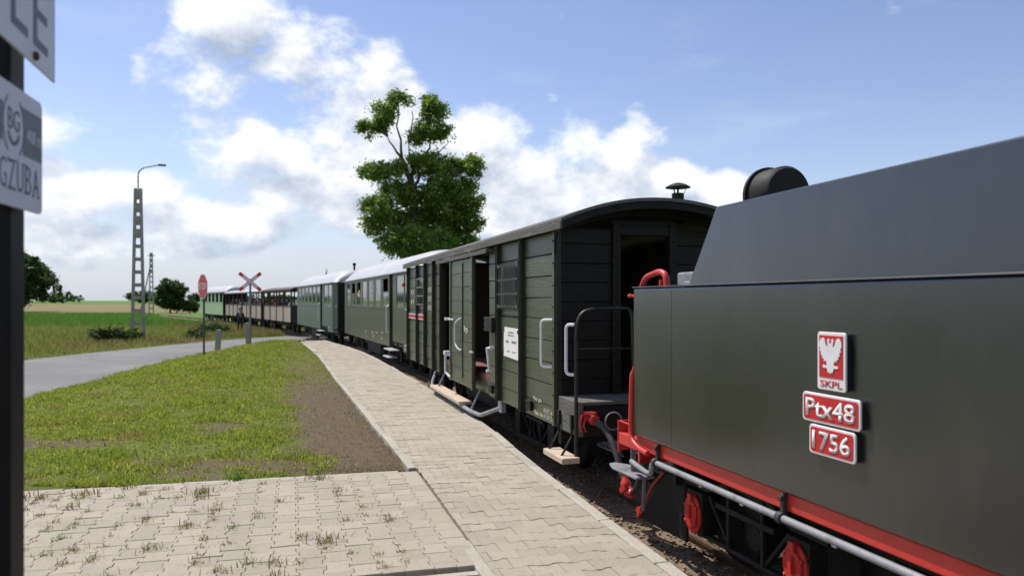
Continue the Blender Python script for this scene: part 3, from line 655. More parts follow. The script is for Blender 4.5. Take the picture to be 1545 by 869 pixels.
    part('guard_edge', VB().tube([(.44,.745,-.22),(.36,.745,-.10),(.15,.745,.14),(-.05,.745,.29)], .011, 6).obox((.40,.75,-.15), (.05,.03,.07), (0,.8,0)), 'red', T)
    part('underframe', VB().box(L, -.1, -.5, .5, .27, .44).box(-.35, -.3, -.8, .8, .25, .5), 'dark', T)
    bogie(T, -1.2, 1.2, .75, .40, red=True, frame_y=.72); bogie(T, -4.15, 1.2, .75, .40, red=True, frame_y=.72)
    # rear lamp on a stand
    lp = VB().lathe((-.40, 0, 2.53), (-1,0,0), [(0,.16),(0,.235),(.03,.235),(.03,.212),(.24,.212),(.27,.19),(.275,0)], 36)
    lamp = part('rear_lamp', lp, 'dark', T, smooth=True)
    part('lamp_stand', VB().box(-.62, -.46, -.06, .06, 1.80, 2.34).box(-.66, -.42, -.14, .14, 2.31, 2.335), 'dark', lamp)
    lp2 = VB().lathe((-.396, 0, 2.53), (1,0,0), [(0,.0),(0,.19),(.02,.15),(.03,0)], 24); part('lamp_glass', lp2, 'glass', lamp)
    # plates (x runs towards the locomotive = left to right in reading)
    ex, ez = (-1, 0, 0), (0, 0, 1)
    def plate(name, x0, w, z0, h, text, rad, th=.02):
        def rr(wd, ht, r, ox=0., oy=0.):
            p = []
            for cx, cy, a0 in ((wd-r, r, -90), (wd-r, ht-r, 0), (r, ht-r, 90), (r, r, 180)):
                for k in range(5): a = R(a0+k*22.5); p.append((ox+cx+r*math.cos(a), oy+cy+r*math.sin(a)))
            return p
        # proud of the tank on a dark spacer
        part_o = part(name, VB().prism(rr(w, h, rad), (-x0, 1.024, z0), ex, ez, .012), 'plate_white', T, bevel=.003)
        part('spacer', VB().prism(rr(w-.008, h-.008, rad, .004, .004), (-x0, .998, z0), ex, ez, .026), 'plate_back', part_o)
        f = .013
        if text: part('plate_field', VB().prism(rr(w-2*f, h-2*f, rad*.7, f, f), (-x0, 1.0362, z0), ex, ez, .0022), 'plate_red', part_o)
        return part_o
    p = plate('class_plate', 2.18, .435, 1.055, .155, 1, .022)
    text_part('Ptx48', 'plate_white', p, vz((-(2.18+.035), 1.0385, 1.055+.030)), ex, ez, .365, .097, .004, bold=.012)
    p = plate('number_plate', 2.235, .345, .888, .155, 1, .022)
    text_part('1756', 'plate_white', p, vz((-(2.235+.032), 1.0385, .888+.029)), ex, ez, .28, .098, .004, bold=.012)
    p = plate('emblem_plate', 2.30, .212, 1.235, .30, 0, .016)
    part('plate_field', VB().box(-2.318, -2.494, 1.0362, 1.0385, 1.30, 1.518), 'plate_red', p)
    # crowned eagle with spread wings, seen frontally
    wing = [(.010,.165),(.016,.180),(.030,.188),(.036,.205),(.052,.208),(.060,.192),(.066,.170),(.074,.150),(.080,.165)]
    half_ = [(.0,.176),(.010,.186),(.006,.196),(.014,.205),(.022,.196),(.020,.182),(.016,.168),(.022,.158),(.034,.176),(.040,.198),(.052,.208),(.066,.203),(.076,.186),(.078,.160),(.070,.158),(.074,.136),(.064,.136),(.066,.114),(.056,.116),(.056,.096),(.046,.100),(.044,.082),(.034,.090),(.026,.080),(.024,.066),(.040,.060),(.050,.066),(.056,.054),(.044,.048),(.024,.050),(.020,.036),(.014,.024),(.006,.030),(.0,.018)]
    poly = [(x, y) for x, y in half_]+[(-x, y) for x, y in half_[1:-1][::-1]]
    part('emblem', VB().prism([(x*1.06, y*.98) for x, y in poly], (-2.406, 1.0385, 1.302), ex, ez, .004), 'plate_white', p)
    text_part('SKPL', 'plate_red', p, vz((-2.325, 1.0362, 1.250)), ex, ez, .165, .036, .002, bold=.01)
    return T
build_tender()

# ---- baggage van
def build_van():
    V = vehicle('baggage_van', 'dark olive plank sided baggage van with open end platform and sliding door', 'railway van', (1.464, 8.33), (1.464-.2873, 8.33+.9578))
    LEN = 9.8; Z0, Z1 = .56, 2.43
    part('floor', VB().box(0, LEN, -1.0, 1.0, .56, .64), 'floorred', V)
    sh = VB().box(0, 2.72, .985, 1.0, .56, Z1).box(5.93, LEN, .985, 1.0, .56, Z1).box(0, LEN, -1.02, -1.0, .40, Z1).box(LEN-.03, LEN, -1, .985, .56, Z1).box(2.72, 5.93, .985, 1.0, 2.34, Z1)
    sh.box(2.9, 2.93, -1.0, .6, .64, 2.4).box(6.2, 6.23, -1, .985, .64, 2.4)  # partitions added inside to keep the door gaps dark
    part('inner_wall', sh, 'interior', V)
    # solebar sheets (with end boxes)
    so = VB().box(0, 2.72, 1.0, 1.04, .37, .56).box(5.93, LEN, 1.0, 1.04, .37, .56).box(2.72, 5.93, .96, 1.0, .37, .60).box(0, LEN, -1.04, -1.0, .37, .56); part('solebar', so, 'green', V, bevel=.004)
    # planks, panel by panel
    panels = [(.065,1.075),(1.165,2.115),(2.205,2.70),(5.99,6.635),(6.725,7.545),(7.635,8.485),(8.575,9.735)]
    n = 8; hgt = (Z1-Z0)/n
    cache = {}
    for a, b in panels:
        for k in range(n):
            key = round(b-a, 3)
            if key not in cache: cache[key] = MB().box(0, b-a, 0, .045, .004, hgt-.004).mesh('plank', 'green')
            o = link('plank', cache[key], V, loc=(a, 1.003+random.gauss(0, .0022), Z0+k*hgt-RAILZ)); o.rotation_euler = (random.gauss(0, .006), 0, random.gauss(0, .0012))
            md = o.modifiers.new('bevel', 'BEVEL'); md.width = .006; md.segments = 1
    for x in (1.12, 2.16, 5.96, 6.68, 7.59, 8.53, 9.77, .032):
        w = .026 if x == .032 else .040
        pr = 1.066 if x == .032 else 1.105
        rb = VB().box(x-w, x+w, 1.002, pr, .375, 2.44)
        if x > 1:                                            # channel iron with a hollow face
            rb = VB().box(x-w, x-w+.012, 1.002, pr, .375, 2.44).box(x+w-.012, x+w, 1.002, pr, .375, 2.44).box(x-w+.012, x+w-.012, 1.002, 1.066, .375, 2.44)
        for k in range(9): rb.lathe((x, pr if x < 1 else 1.066, .47+k*.232), (0,1,0), [(0,.013),(.012,.011),(.014,0)], 6)
        part('rib', rb, 'greendk' if x > 1 else 'green', V)
    # sliding door, standing proud, with frame and planks
    D = part('sliding_door', VB().box(3.33, 4.86, 1.085, 1.105, .40, 2.34), 'interior', V)
    nd = 9; hd = (2.33-.42)/nd; m1 = MB().box(0, .56, 0, .028, .003, hd-.003).mesh('plank', 'green'); m2 = MB().box(0, .82, 0, .028, .003, hd-.003).mesh('plank', 'green')
    for k in range(nd):
        for me, x in ((m1, 3.40), (m2, 3.98)):
            o = link('plank', me, D, loc=(x, 1.106+random.gauss(0, .0015), .42+k*hd-RAILZ)); o.rotation_euler = (random.gauss(0, .004), 0, 0)
            md = o.modifiers.new('bevel', 'BEVEL'); md.width = .004; md.segments = 1
    fr = VB().box(3.31, 3.39, 1.106, 1.15, .38, 2.38).box(4.81, 4.89, 1.106, 1.15, .38, 2.38).box(3.955, 3.985, 1.136, 1.15, .50, 2.27).box(3.39, 4.81, 1.134, 1.146, .40, .425)
    for k in range(10):
        for x in (3.35, 3.97, 4.85): fr.lathe((x, 1.15, .5+k*.195), (0,1,0), [(0,.011),(.01,.009),(.012,0)], 6)
    part('door_frame', fr, 'green', D, bevel=.003)
    part('door_handle', VB().tube([(4.05,1.14,1.42),(4.10,1.18,1.40),(4.24,1.20,1.34),(4.24,1.20,1.02),(4.12,1.18,.94),(4.05,1.14,.92)], .013, 8, bend=.05), 'white', D, smooth=True)
    part('door_latch', VB().box(4.55, 5.02, 1.15, 1.165, 1.375, 1.40).box(4.95, 5.05, 1.12, 1.2, 1.365, 1.41), 'white', D, bevel=.004)
    part('lower_handle', VB().tube([(4.80,1.15,.80),(4.88,1.22,.80),(4.88,1.22,.52),(4.75,1.17,.44)], .022, 8, bend=.03).box(4.82, 4.95, 1.15, 1.24, .80, .86), 'white', D, smooth=True)
    part('bolt', VB().box(3.20, 3.42, 1.15, 1.17, .93, .955), 'steel', D)
    text_part('kp', 'stencil', D, vz((3.86, 1.135, 1.17)), (-1,0,0), (0,0,1), .24, .14, .003, bold=.02)
    rail = VB().box(2.45, 6.0, 1.05, 1.16, 2.375, 2.40).box(2.45, 6.0, 1.15, 1.165, 2.34, 2.40)
    for x in (2.6, 3.3, 4.9, 5.9): rail.box(x, x+.05, 1.0, 1.12, 2.40, 2.44)
    for x in (3.5, 4.7): rail.lathe((x, 1.115, 2.415), (0,1,0), [(0,.05),(.03,.05),(.03,0)], 12)
    part('door_rail', rail, 'fascia', V, bevel=.003)
    # barred windows
    w1 = part('window', VB().box(1.26, 2.07, 1.047, 1.062, 1.60, 2.16), 'frame', V, bevel=.003); part('pane', VB().box(1.31, 2.02, 1.062, 1.066, 1.645, 2.115), 'glass', w1)
    bars = VB()
    for k in range(11): x = 1.31+k*.071; bars.tube([(x,1.10,1.59),(x,1.10,2.17)], .0075, 6)
    for z in (1.62, 1.78, 1.96, 2.14): bars.box(1.24, 2.09, 1.087, 1.098, z-.012, z+.012)
    for x in (1.25, 2.08):
        for z in (1.62, 2.14): bars.box(x-.02, x+.02, 1.047, 1.10, z-.02, z+.02)
    part('window_bars', bars, 'frame', w1)
    w2 = part('window', VB().box(7.66, 8.46, 1.047, 1.06, 1.60, 2.16), 'frame', V, bevel=.003)
    for k in range(3): z = 1.625+k*.175; part('pane', VB().box(7.70, 8.42, 1.06, 1.065, z, z+.155), 'glass', w2)
    b2 = VB()
    for z in (1.615, 1.79, 1.965, 2.145): b2.box(7.64, 8.48, 1.085, 1.10, z-.014, z+.014)
    for x in (7.66, 8.46): b2.box(x-.02, x+.02, 1.05, 1.10, 1.60, 2.16)
    part('window_bars', b2, 'frame', w2)
    # poster with faint lines of print, in two thin sheets
    P = part('notice', VB().prism([(0,0),(.66,-.02),(.655,.365),(.03,.375),(.03,.30),(0,.30)], (1.93, 1.056, .985), (-1,0,0), (0,0,1), .004), 'paper', V, label='white printed notice fixed under the barred window')
    ink = VB()
    for z, spans in ((.30,((.20,.44),)), (.265,((.18,.46),)), (.19,((.08,.24),(.34,.56))), (.175,((.10,.22),(.36,.54))), (.06,((.14,.26),(.36,.52)))):
        for a, b in spans:
            x = a
            while x < b: wd = random.uniform(.012, .03); ink.box(1.93-x, 1.93-min(x+wd, b), 1.0602, 1.0612, .985+z, .985+z+random.uniform(.012, .022)); x += wd+.008
    part('print', ink, 'ink', P)
    for xx in (1.31, 1.29): part('notice_clip', VB().box(xx-.01, xx+.01, 1.05, 1.07, 1.29, 1.33), 'dark', P)
    # red reporting band with white borders, stencilled marks
    for a, b in ((7.66, 8.47), (8.60, 9.72)):
        bd = part('reporting_band', VB().box(a, b, 1.062, 1.066, 1.30, 1.41), 'plate_white', V); part('band_field', VB().box(a+.005, b-.005, 1.066, 1.0675, 1.32, 1.39), 'plate_red', bd)
    for x, z, t in ((9.4,1.83,'SKPL'), (9.4,1.62,'000'), (7.3,1.86,'GRxx'), (7.3,1.68,'11 t'), (7.3,1.50,'7.4')):
        text_part('II' if x > 9 else 'III', 'stencil', V, vz((x, 1.056, z)), (-1,0,0), (0,0,1), .32 if x > 9 else .30, .10, .003)
    text_part('Nap. gtw.', 'stencil', V, vz((.72, 1.052, .555)), (-1,0,0), (0,0,1), .30, .055, .003)
    text_part('30.07.16', 'stencil', V, vz((.40, 1.042, .47)), (-1,0,0), (0,0,1), .28, .045, .003)
    text_part('Nast. rew. 01.01.22', 'stencil', V, vz((.72, 1.042, .405)), (-1,0,0), (0,0,1), .62, .05, .003)
    text_part('Hp. r. 75', 'stencil', V, vz((2.60, 1.042, .45)), (-1,0,0), (0,0,1), .3, .05, .003)
    # brackets, boxes and handles on the side
    for x in (.86, 2.55, 4.4): part('label_holder', VB().box(x-.09, x+.09, 1.04, 1.085, .52, .535).box(x-.09, x-.075, 1.04, 1.085, .44, .535).box(x-.09, x+.02, 1.04, 1.06, .44, .535).box(x-.07, x+.09, 1.042, 1.075, .43, .515), 'dark', V)
    part('lamp_box', VB().box(2.22, 2.60, 1.05, 1.15, 1.28, 1.47).box(2.60, 2.66, 1.05, 1.14, 1.28, 1.31).box(2.60, 2.66, 1.05, 1.14, 1.36, 1.39).box(2.60, 2.66, 1.05, 1.14, 1.44, 1.47), 'dark', V, bevel=.005)
    part('crank_handle', VB().tube([(2.36,1.05,1.06),(2.36,1.12,1.06),(2.50,1.13,1.05),(2.44,1.12,.74)], [.022,.022,.026,.016], 8).lathe((2.44,1.09,.74), (0,1,0), [(0,.022),(.07,.022),(.07,0)], 10), 'white', V, smooth=True)
    part('grab_rail', VB().tube([(.09,1.05,1.49),(.20,1.14,1.49),(.20,1.14,.99),(.09,1.05,.99)], .0165, 9, bend=.05), 'white', V, smooth=True)
    # roof: curved felt shell with fascia boards
    def rz(y): return 2.50+.245*(1-(abs(y)/1.14)**2.1)
    rf = VB(); ys = np.linspace(-1.14, 1.14, 25); X0, X1 = -.41, LEN+.3
    for x in (X0, X1):
        for y in ys: rf.v.append((x, y, rz(y)+.022))
        for y in ys: rf.v.append((x, y, rz(y)-.012))
    m = len(ys)
    for k in range(m-1): rf.f += [(k+1, k, 2*m+k, 2*m+k+1), (m+k, m+k+1, 3*m+k+1, 3*m+k), (k, k+1, m+k+1, m+k), (2*m+k+1, 2*m+k, 3*m+k, 3*m+k+1)]
    rf.f += [(0, m, 3*m, 2*m), (m-1, 3*m-1, 4*m-1, 2*m-1)]
    roof = part('roof', rf, 'rooffelt', V)
    fb = VB()
    for y0 in (1.115, -1.145):
        xs = [X0+.02, 2.1, 4.4, 6.9, X1]
        for a, b in zip(xs[:-1], xs[1:]): fb.obox(((a+b)/2, y0+.015, 2.465), (b-a-.004, .025, .085), (0, random.gauss(0, .0025), random.gauss(0, .0015)))
    part('fascia', fb, 'fascia', roof, bevel=.003)
    # end arch and end boards round a doorway
    def arch(x0, x1, top, th, y0, y1, n=20):
        a = VB(); yy = np.linspace(y0, y1, n)
        for x in (x0, x1):
            for y in yy: a.v.append((x, y, rz(y)+top))
            for y in yy: a.v.append((x, y, rz(y)+top-th))
        for k in range(n-1): a.f += [(k, k+1, 2*n+k+1, 2*n+k), (n+k+1, n+k, 3*n+k, 3*n+k+1), (k+1, k, n+k, n+k+1), (2*n+k, 2*n+k+1, 3*n+k+1, 3*n+k)]
        return a
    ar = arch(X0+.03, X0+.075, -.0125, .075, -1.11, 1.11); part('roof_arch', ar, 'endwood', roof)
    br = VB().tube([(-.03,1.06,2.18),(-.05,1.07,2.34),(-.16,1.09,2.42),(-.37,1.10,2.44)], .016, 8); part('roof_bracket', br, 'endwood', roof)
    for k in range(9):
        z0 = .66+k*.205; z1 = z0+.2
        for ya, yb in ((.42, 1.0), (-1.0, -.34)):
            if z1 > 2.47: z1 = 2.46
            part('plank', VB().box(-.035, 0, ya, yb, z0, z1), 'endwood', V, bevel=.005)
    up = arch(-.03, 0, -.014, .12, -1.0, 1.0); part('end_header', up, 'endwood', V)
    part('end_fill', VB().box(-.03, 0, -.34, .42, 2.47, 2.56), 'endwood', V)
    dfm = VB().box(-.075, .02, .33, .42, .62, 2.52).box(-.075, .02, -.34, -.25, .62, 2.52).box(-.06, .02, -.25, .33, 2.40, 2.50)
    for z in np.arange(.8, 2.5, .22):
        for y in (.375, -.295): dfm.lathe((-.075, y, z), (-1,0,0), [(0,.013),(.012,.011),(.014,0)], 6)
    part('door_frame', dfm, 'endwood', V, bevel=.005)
    part('corner_post', VB().box(-.03, .006, 1.0, 1.045, .40, 2.44).box(-.03, .006, -1.045, -1.0, .40, 2.44), 'greendk', V)
    # chimney with cowl
    ch = VB().lathe((.38, -.6, 2.6), (0,0,1), [(0,.07),(.34,.07),(.34,0)], 16); chim = part('chimney', ch, 'dark', roof, smooth=True)
    cw = VB().lathe((.38, -.6, 3.005), (0,0,1), [(0,.145),(.008,.145),(.04,.09),(.058,.03),(.06,0)], 20)
    for t in (0, 2.1, 4.2): cw.bar((.38+.065*math.cos(t), -.6+.065*math.sin(t), 2.93), (.38+.10*math.cos(t), -.6+.10*math.sin(t), 3.01), .012, .006)
    cw.tube([(.38,-.6,2.9),(.38,-.6,3.01)], .012, 6); part('chimney_cowl', cw, 'dark', chim)
    # end platform: deck, beams, railing, grab handle, step
    part('deck', VB().box(-.60, -.036, -.98, .98, .665, .70), 'fascia', V, bevel=.004)
    eb = VB().box(-.60, -.032, .975, 1.03, .36, .70)
    part('end_beam', eb, 'fascia', V, bevel=.006); part('end_beam', VB().box(-.60, -.032, -1.03, -.975, .36, .70), 'fascia', V, bevel=.006)
    part('headstock', VB().box(-.585, -.53, -.95, .95, .36, .66).box(-.53, 0, -.3, .3, .42, .60), 'dark', V, bevel=.006)
    rl = VB().tube([(-.575,1.045,.16),(-.575,1.045,1.40),(-.577,1.02,1.54),(-.58,.93,1.61),(-.585,.62,1.62),(-.585,.45,1.62),(-.585,.42,.70)], .019, 9, bend=.1)
    rl.tube([(-.585,.42,1.22),(-.58,1.03,1.22)], .008, 6); part('railing', rl, 'greendk', V, smooth=True); part('railing', VB().tube([(-.585,-.42,.70),(-.585,-.42,1.62),(-.585,-.95,1.62),(-.585,-.97,.7)], .016, 8, bend=.08), 'greendk', V, smooth=True)
    part('grab_rail', VB().tube([(-.57,1.06,1.46),(-.50,1.12,1.46),(-.50,1.12,.97),(-.57,1.06,.97)], .0165, 9, bend=.05), 'white', V, smooth=True)
    for x in (-.10, -.46): part('step_hanger', VB().tube([(x,1.04,.54),(x,1.05,.34),(x-.03,1.12,.24),(x-.03,1.18,.14)], .014, 6).box(x-.02, x+.02, 1.03, 1.06, .42, .56), 'dark', V)
    part('step_board', VB().box(-.64, -.08, 1.03, 1.215, .112, .17), 'step', V, bevel=.005)
    sb = part('step_board', VB().box(3.75, 6.15, 1.04, 1.245, .115, .165), 'step', V, bevel=.005)
    part('step_pipe', VB().tube([(6.75,1.02,.33),(6.45,1.15,.15),(6.2,1.17,.10),(3.3,1.17,.08),(2.85,1.14,.08),(2.15,1.02,.28)], .03, 9, bend=.12).tube([(3.3,1.17,.08),(3.3,1.02,.4)], .02, 8).tube([(5.9,1.15,.10),(5.9,1.02,.4)], .02, 8).box(2.08, 2.24, .99, 1.05, .22, .38), 'pipe', V, smooth=True)
    # end fittings: red brake valve, hose, coupling rim
    vl = VB().lathe((-.59,.93,.55), (-.95,-.2,-.1), [(0,.04),(.05,.04),(.05,.03),(.10,.03),(.10,.052),(.14,.05),(.15,.03),(.15,0)], 14); vl.tube([(-.63,.95,.58),(-.66,1.02,.58),(-.66,1.04,.50),(-.66,1.02,.42)], .010, 6).tube([(-.65,.98,.56),(-.67,1.0,.48),(-.67,.98,.42)], .008, 6).obox((-.66,.93,.60), (.12,.05,.03), (0,0,.6)); part('brake_valve', vl, 'red', V, smooth=True)
    hs = VB().tube([(-.70,.91,.53),(-.82,.86,.49),(-.95,.83,.38),(-1.04,.82,.26),(-1.12,.82,.13),(-1.17,.81,.06)], .03, 10, bend=.06); part('brake_hose', hs, 'rubber', V, smooth=True)
    rg = VB().lathe((-.73,.73,.53), (-1,0,0), [(0,.05),(.0,.085),(.025,.09),(.035,.075),(.02,.06),(.02,0)], 24).lathe((-.58,.73,.53), (-1,0,0), [(0,.035),(.15,.035),(.15,0)], 12); part('hose_bracket', rg, 'dark', V, smooth=True); part('hose_ring', VB().tube([(-.765,.73+.085*math.cos(t),.53+.085*math.sin(t)) for t in np.linspace(0,2*math.pi,25)], .008, 6), 'pipe', V, smooth=True)
    part('coupling', VB().bar((-.58,0,.42), (-1.75,0,.42), .06, .08).lathe((-.58,0,.44), (-1,0,0), [(0,.07),(.5,.07),(.5,.17),(.54,.17),(.55,0)], 20), 'dark', V)
    part('underframe', VB().box(.1, LEN-.1, -.6, .6, .30, .545).box(3.2, 5.6, -.8, .7, .05, .30).box(.02, .10, -.98, .98, .18, .38), 'dark', V)
    bogie(V, 1.7, 1.35, .7, .35, frame_y=.68); bogie(V, 8.1, 1.35, .7, .35, frame_y=.68)
    return V
build_van()

# ---- bogie coaches
def build_coach(label, near, far, paint, n_win=7, vest=True, curtain=True, detail=True, red_lamp=False, group=None):
    C = vehicle('passenger_coach', label, 'railway coach', near, far, group)
    LEN = math.hypot(far[0]-near[0], far[1]-near[1]); Z0, ZB, ZW, Z1 = .35, 1.50, 2.38, 2.50; v0 = 3.05 if vest else .25
    Y = 1.05
    first = v0+.42; pitch = (LEN-.25-first)/n_win; ww = pitch*.70
    wins = [(first+k*pitch, first+k*pitch+ww) for k in range(n_win)]
    for sd in (1, -1):
        y0, y1 = (Y-.04, Y) if sd > 0 else (-Y, -Y+.04)
        s = VB().box(v0+.28, LEN, y0, y1, Z0, ZB).box(v0+.28, LEN, y0, y1, ZW, Z1)
        prev = v0+.28
        for a, b in wins: s.box(prev, a, y0, y1, ZB, ZW); prev = b
        s.box(prev, LEN, y0, y1, ZB, ZW)
        if vest:
            i0, i1 = (y0-.04, y1-.04) if sd > 0 else (y0+.04, y1+.04)
            s.box(.30, v0-.02, i0, i1, .52, ZB).box(.30, v0-.02, i0, i1, ZW+.02, Z1).box(.30, .50, i0, i1, ZB, ZW+.02).box(1.38, 1.48, i0, i1, ZB, ZW+.02).box(2.48, v0-.02, i0, i1, ZB, ZW+.02)
            # tapering end and skirt
            for xa, xb, ya, yb, za in ((0, .30, Y-.20, Y-.045, .30),):
                b = len(s.v); q = [(xa, sd*(ya-.04), za), (xb, sd*(yb-.04), za), (xb, sd*yb, za), (xa, sd*ya, za)]
                s.v += q+[(x, y, Z1) for x, y, z in q]; ff = [tuple(i+b for i in f) for f in BF]; s.f += ff if sd > 0 else [f[::-1] for f in ff]
            s.prism([(.30,.30),(.95,.30),(1.7,.52),(.30,.52)], (0, sd*(Y-.045) if sd < 0 else Y-.081, 0), (1,0,0), (0,0,1), -.036 if sd > 0 else .036) if False else s.box(.30, 1.5, i0, i1, .30, .52)
        side = part('side_panel', s, paint, C, bevel=.006)
        part('waist_rail', VB().box(v0+.28, LEN, sd*Y, sd*(Y+.014), ZB-.055, ZB-.02), paint, side)
        for k, (a, b) in enumerate(wins):
            yy = sd*(Y-.012)
            f = VB(); t = .035
            f.box(a, b, yy-.012, yy+.008, ZB, ZB+t).box(a, b, yy-.012, yy+.008, ZW-t, ZW).box(a, a+t, yy-.012, yy+.008, ZB+t, ZW-t).box(b-t, b, yy-.012, yy+.008, ZB+t, ZW-t)
            dropped = sd > 0 and curtain and k in (0, 4, 5)
            if dropped: f.box(a+t, b-t, yy-.012, yy+.008, (ZB+ZW)/2-.02, (ZB+ZW)/2+.02)
            w = part('window', f, 'frame', side, bevel=.003)
            part('pane', VB().box(a+t, b-t, yy-.006, yy+.001, ZB+t, (ZB+ZW)/2-.02 if dropped else ZW-t), 'glass', w)
        if vest:
            for a, b in ((.50, 1.38), (1.48, 2.48)):
                yy = sd*(Y-.055); t = .03
                f = VB().box(a, b, yy-.012, yy+.008, ZB, ZB+t).box(a, b, yy-.012, yy+.008, ZW+.02-t, ZW+.02).box(a, a+t, yy-.012, yy+.008, ZB+t, ZW+.02-t).box(b-t, b, yy-.012, yy+.008, ZB+t, ZW+.02-t)
                w = part('window', f, 'frame', side); part('pane', VB().box(a+t, b-t, yy-.006, yy+.001, ZB+t, ZW+.02-t), 'glass', w)
            part('doorway', VB().box(v0-.02, v0+.28, sd*(Y-.45), sd*(Y-.42), .5, Z1).box(v0-.02, v0-.005, sd*(Y-.42), sd*(Y-.09), .5, Z1).box(v0+.265, v0+.279, sd*(Y-.42), sd*(Y-.05), .5, Z1), 'interior', C)
            if sd > 0:
                part('handrail', VB().tube([(v0+.36,Y,1.55),(v0+.36,Y+.07,1.52),(v0+.36,Y+.07,.78),(v0+.36,Y,.75)], .018, 8, bend=.04), 'white', C, smooth=True)
                part('foot_step', VB().box(2.1, 3.2, Y-.05, Y+.19, .29, .325), 'steel', C, bevel=.01); part('foot_step', VB().box(2.2, 3.1, Y-.02, Y+.24, .09, .125), 'steel', C, bevel=.01)
                part('step_hanger', VB().box(2.3, 2.34, Y-.06, Y-.02, .08, .5).box(2.96, 3.0, Y-.06, Y-.02, .08, .5), 'dark', C)
                part('end_rail', VB().tube([(.0,Y-.16,1.45),(1.2,Y-.03,1.45)], .012, 6).tube([(.0,Y-.16,.50),(1.2,Y-.03,.50)], .012, 6), 'white', C)
                if detail:
                    for k, (x, z) in enumerate(((1.40,.44),(1.18,.44),(.92,.44),(.68,.44),(1.40,.36),(1.18,.36),(.92,.36),(.68,.36))): text_part('HH', 'stencil', C, vz((x, Y-.04, z)), (-1,0,0), (0,0,1), .16, .05, .003)
        if sd > 0 and detail:
            for x, z in ((4.6,.80),(5.6,.76),(6.4,.74),(7.8,.72),(4.7,.62),(6.2,.62)): text_part('II', 'stencil', C, vz((x, Y+.001, z-.12)), (-1,0,0), (0,0,1), .22, .06, .003)
    # ends and interior
    part('end_wall', VB().box(-.0, .03, -Y+.21, Y-.21, .30, 2.55).box(-.3, .0, -.5, .5, .45, 2.35), 'dark', C); part('end_wall', VB().box(LEN-.03, LEN, -Y+.05, Y-.05, .35, 2.55), 'dark', C)
    part('floor', VB().box(0, LEN, -Y+.06, Y-.06, .42, .50), 'interior', C)
    if curtain:
        for k in (0, 5):
            a, b = wins[k]; part('curtain', VB().box(a+.02, b-.3 if k == 5 else b-.02, Y-.16, Y-.13, ZB+.4, ZW), 'curtain', C)
    # roof shell with rounded ends
    rf = VB(); ys = np.linspace(-1, 1, 21); prof = [(-.10,.30,.84),(-.02,.62,.90),(.14,.86,.97),(.5,.97,1.0),(1.2,1.0,1.0),(LEN-1.2,1.0,1.0),(LEN-.5,.97,1.0),(LEN-.14,.86,.98),(LEN+.02,.62,.95),(LEN+.10,.30,.93)]
    for x, hh, wd in prof:
        for y in ys: rf.v.append((x, y*1.10*wd, 2.47+(.57*hh)*(1-abs(y)**2.4)))
    m = len(ys)
    for i in range(len(prof)-1):
        for k in range(m-1): a = i*m+k; rf.f.append((a+1, a, a+m, a+m+1))
    rf.f.append(tuple(range(m))); rf.f.append(tuple((len(prof)-1)*m+k for k in reversed(range(m))))
    rf.f.append(tuple(i*m for i in range(len(prof)))[::-1]+tuple(i*m+m-1 for i in range(len(prof))))
    roof = part('roof', rf, 'whiteroof', C, smooth=True)
    gut = VB().box(.3, LEN, 1.07, 1.115, 2.445, 2.475).box(.3, LEN, -1.115, -1.07, 2.445, 2.475); part('gutter', gut, 'whiteroof', roof)
    part('underframe', VB().box(.2, LEN-.2, -.7, .7, .12, .42).box(LEN*.42, LEN*.62, -.95, .9, -.05, .3).box(3.6, 3.75, .8, 1.0, .0, .35).box(4.6, 4.68, .85, 1.0, .05, .35), 'dark', C)
    bogie(C, 2.4, 1.4, .7, .34, frame_y=.70); bogie(C, LEN-2.1, 1.4, .7, .34, frame_y=.70)
    if red_lamp:
        part('tail_lamp', VB().lathe((.9, Y+.08, 2.10), (-1,0,0), [(0,.0),(0,.05),(.05,.05),(.05,0)], 16).tube([(.2,Y-.1,2.10),(.88,Y+.08,2.10)], .01, 6), 'red', C)
    return C
build_coach('olive green coach with pale domed roof and open windows behind the plank van', (-1.47, 19.5), (-5.93, 31.9), 'coach', red_lamp=True)
build_coach('grey green coach with pale roof coupled to the open excursion wagons', (-6.72, 33.1), (-11.2, 43.6), 'coach2', n_win=6, curtain=False, detail=False)
build_coach('pale green and cream coach at the far tail of the train', (-25.2, 69.6), (-31.6, 80.0), 'coach3', n_win=6, vest=False, curtain=False, detail=False)

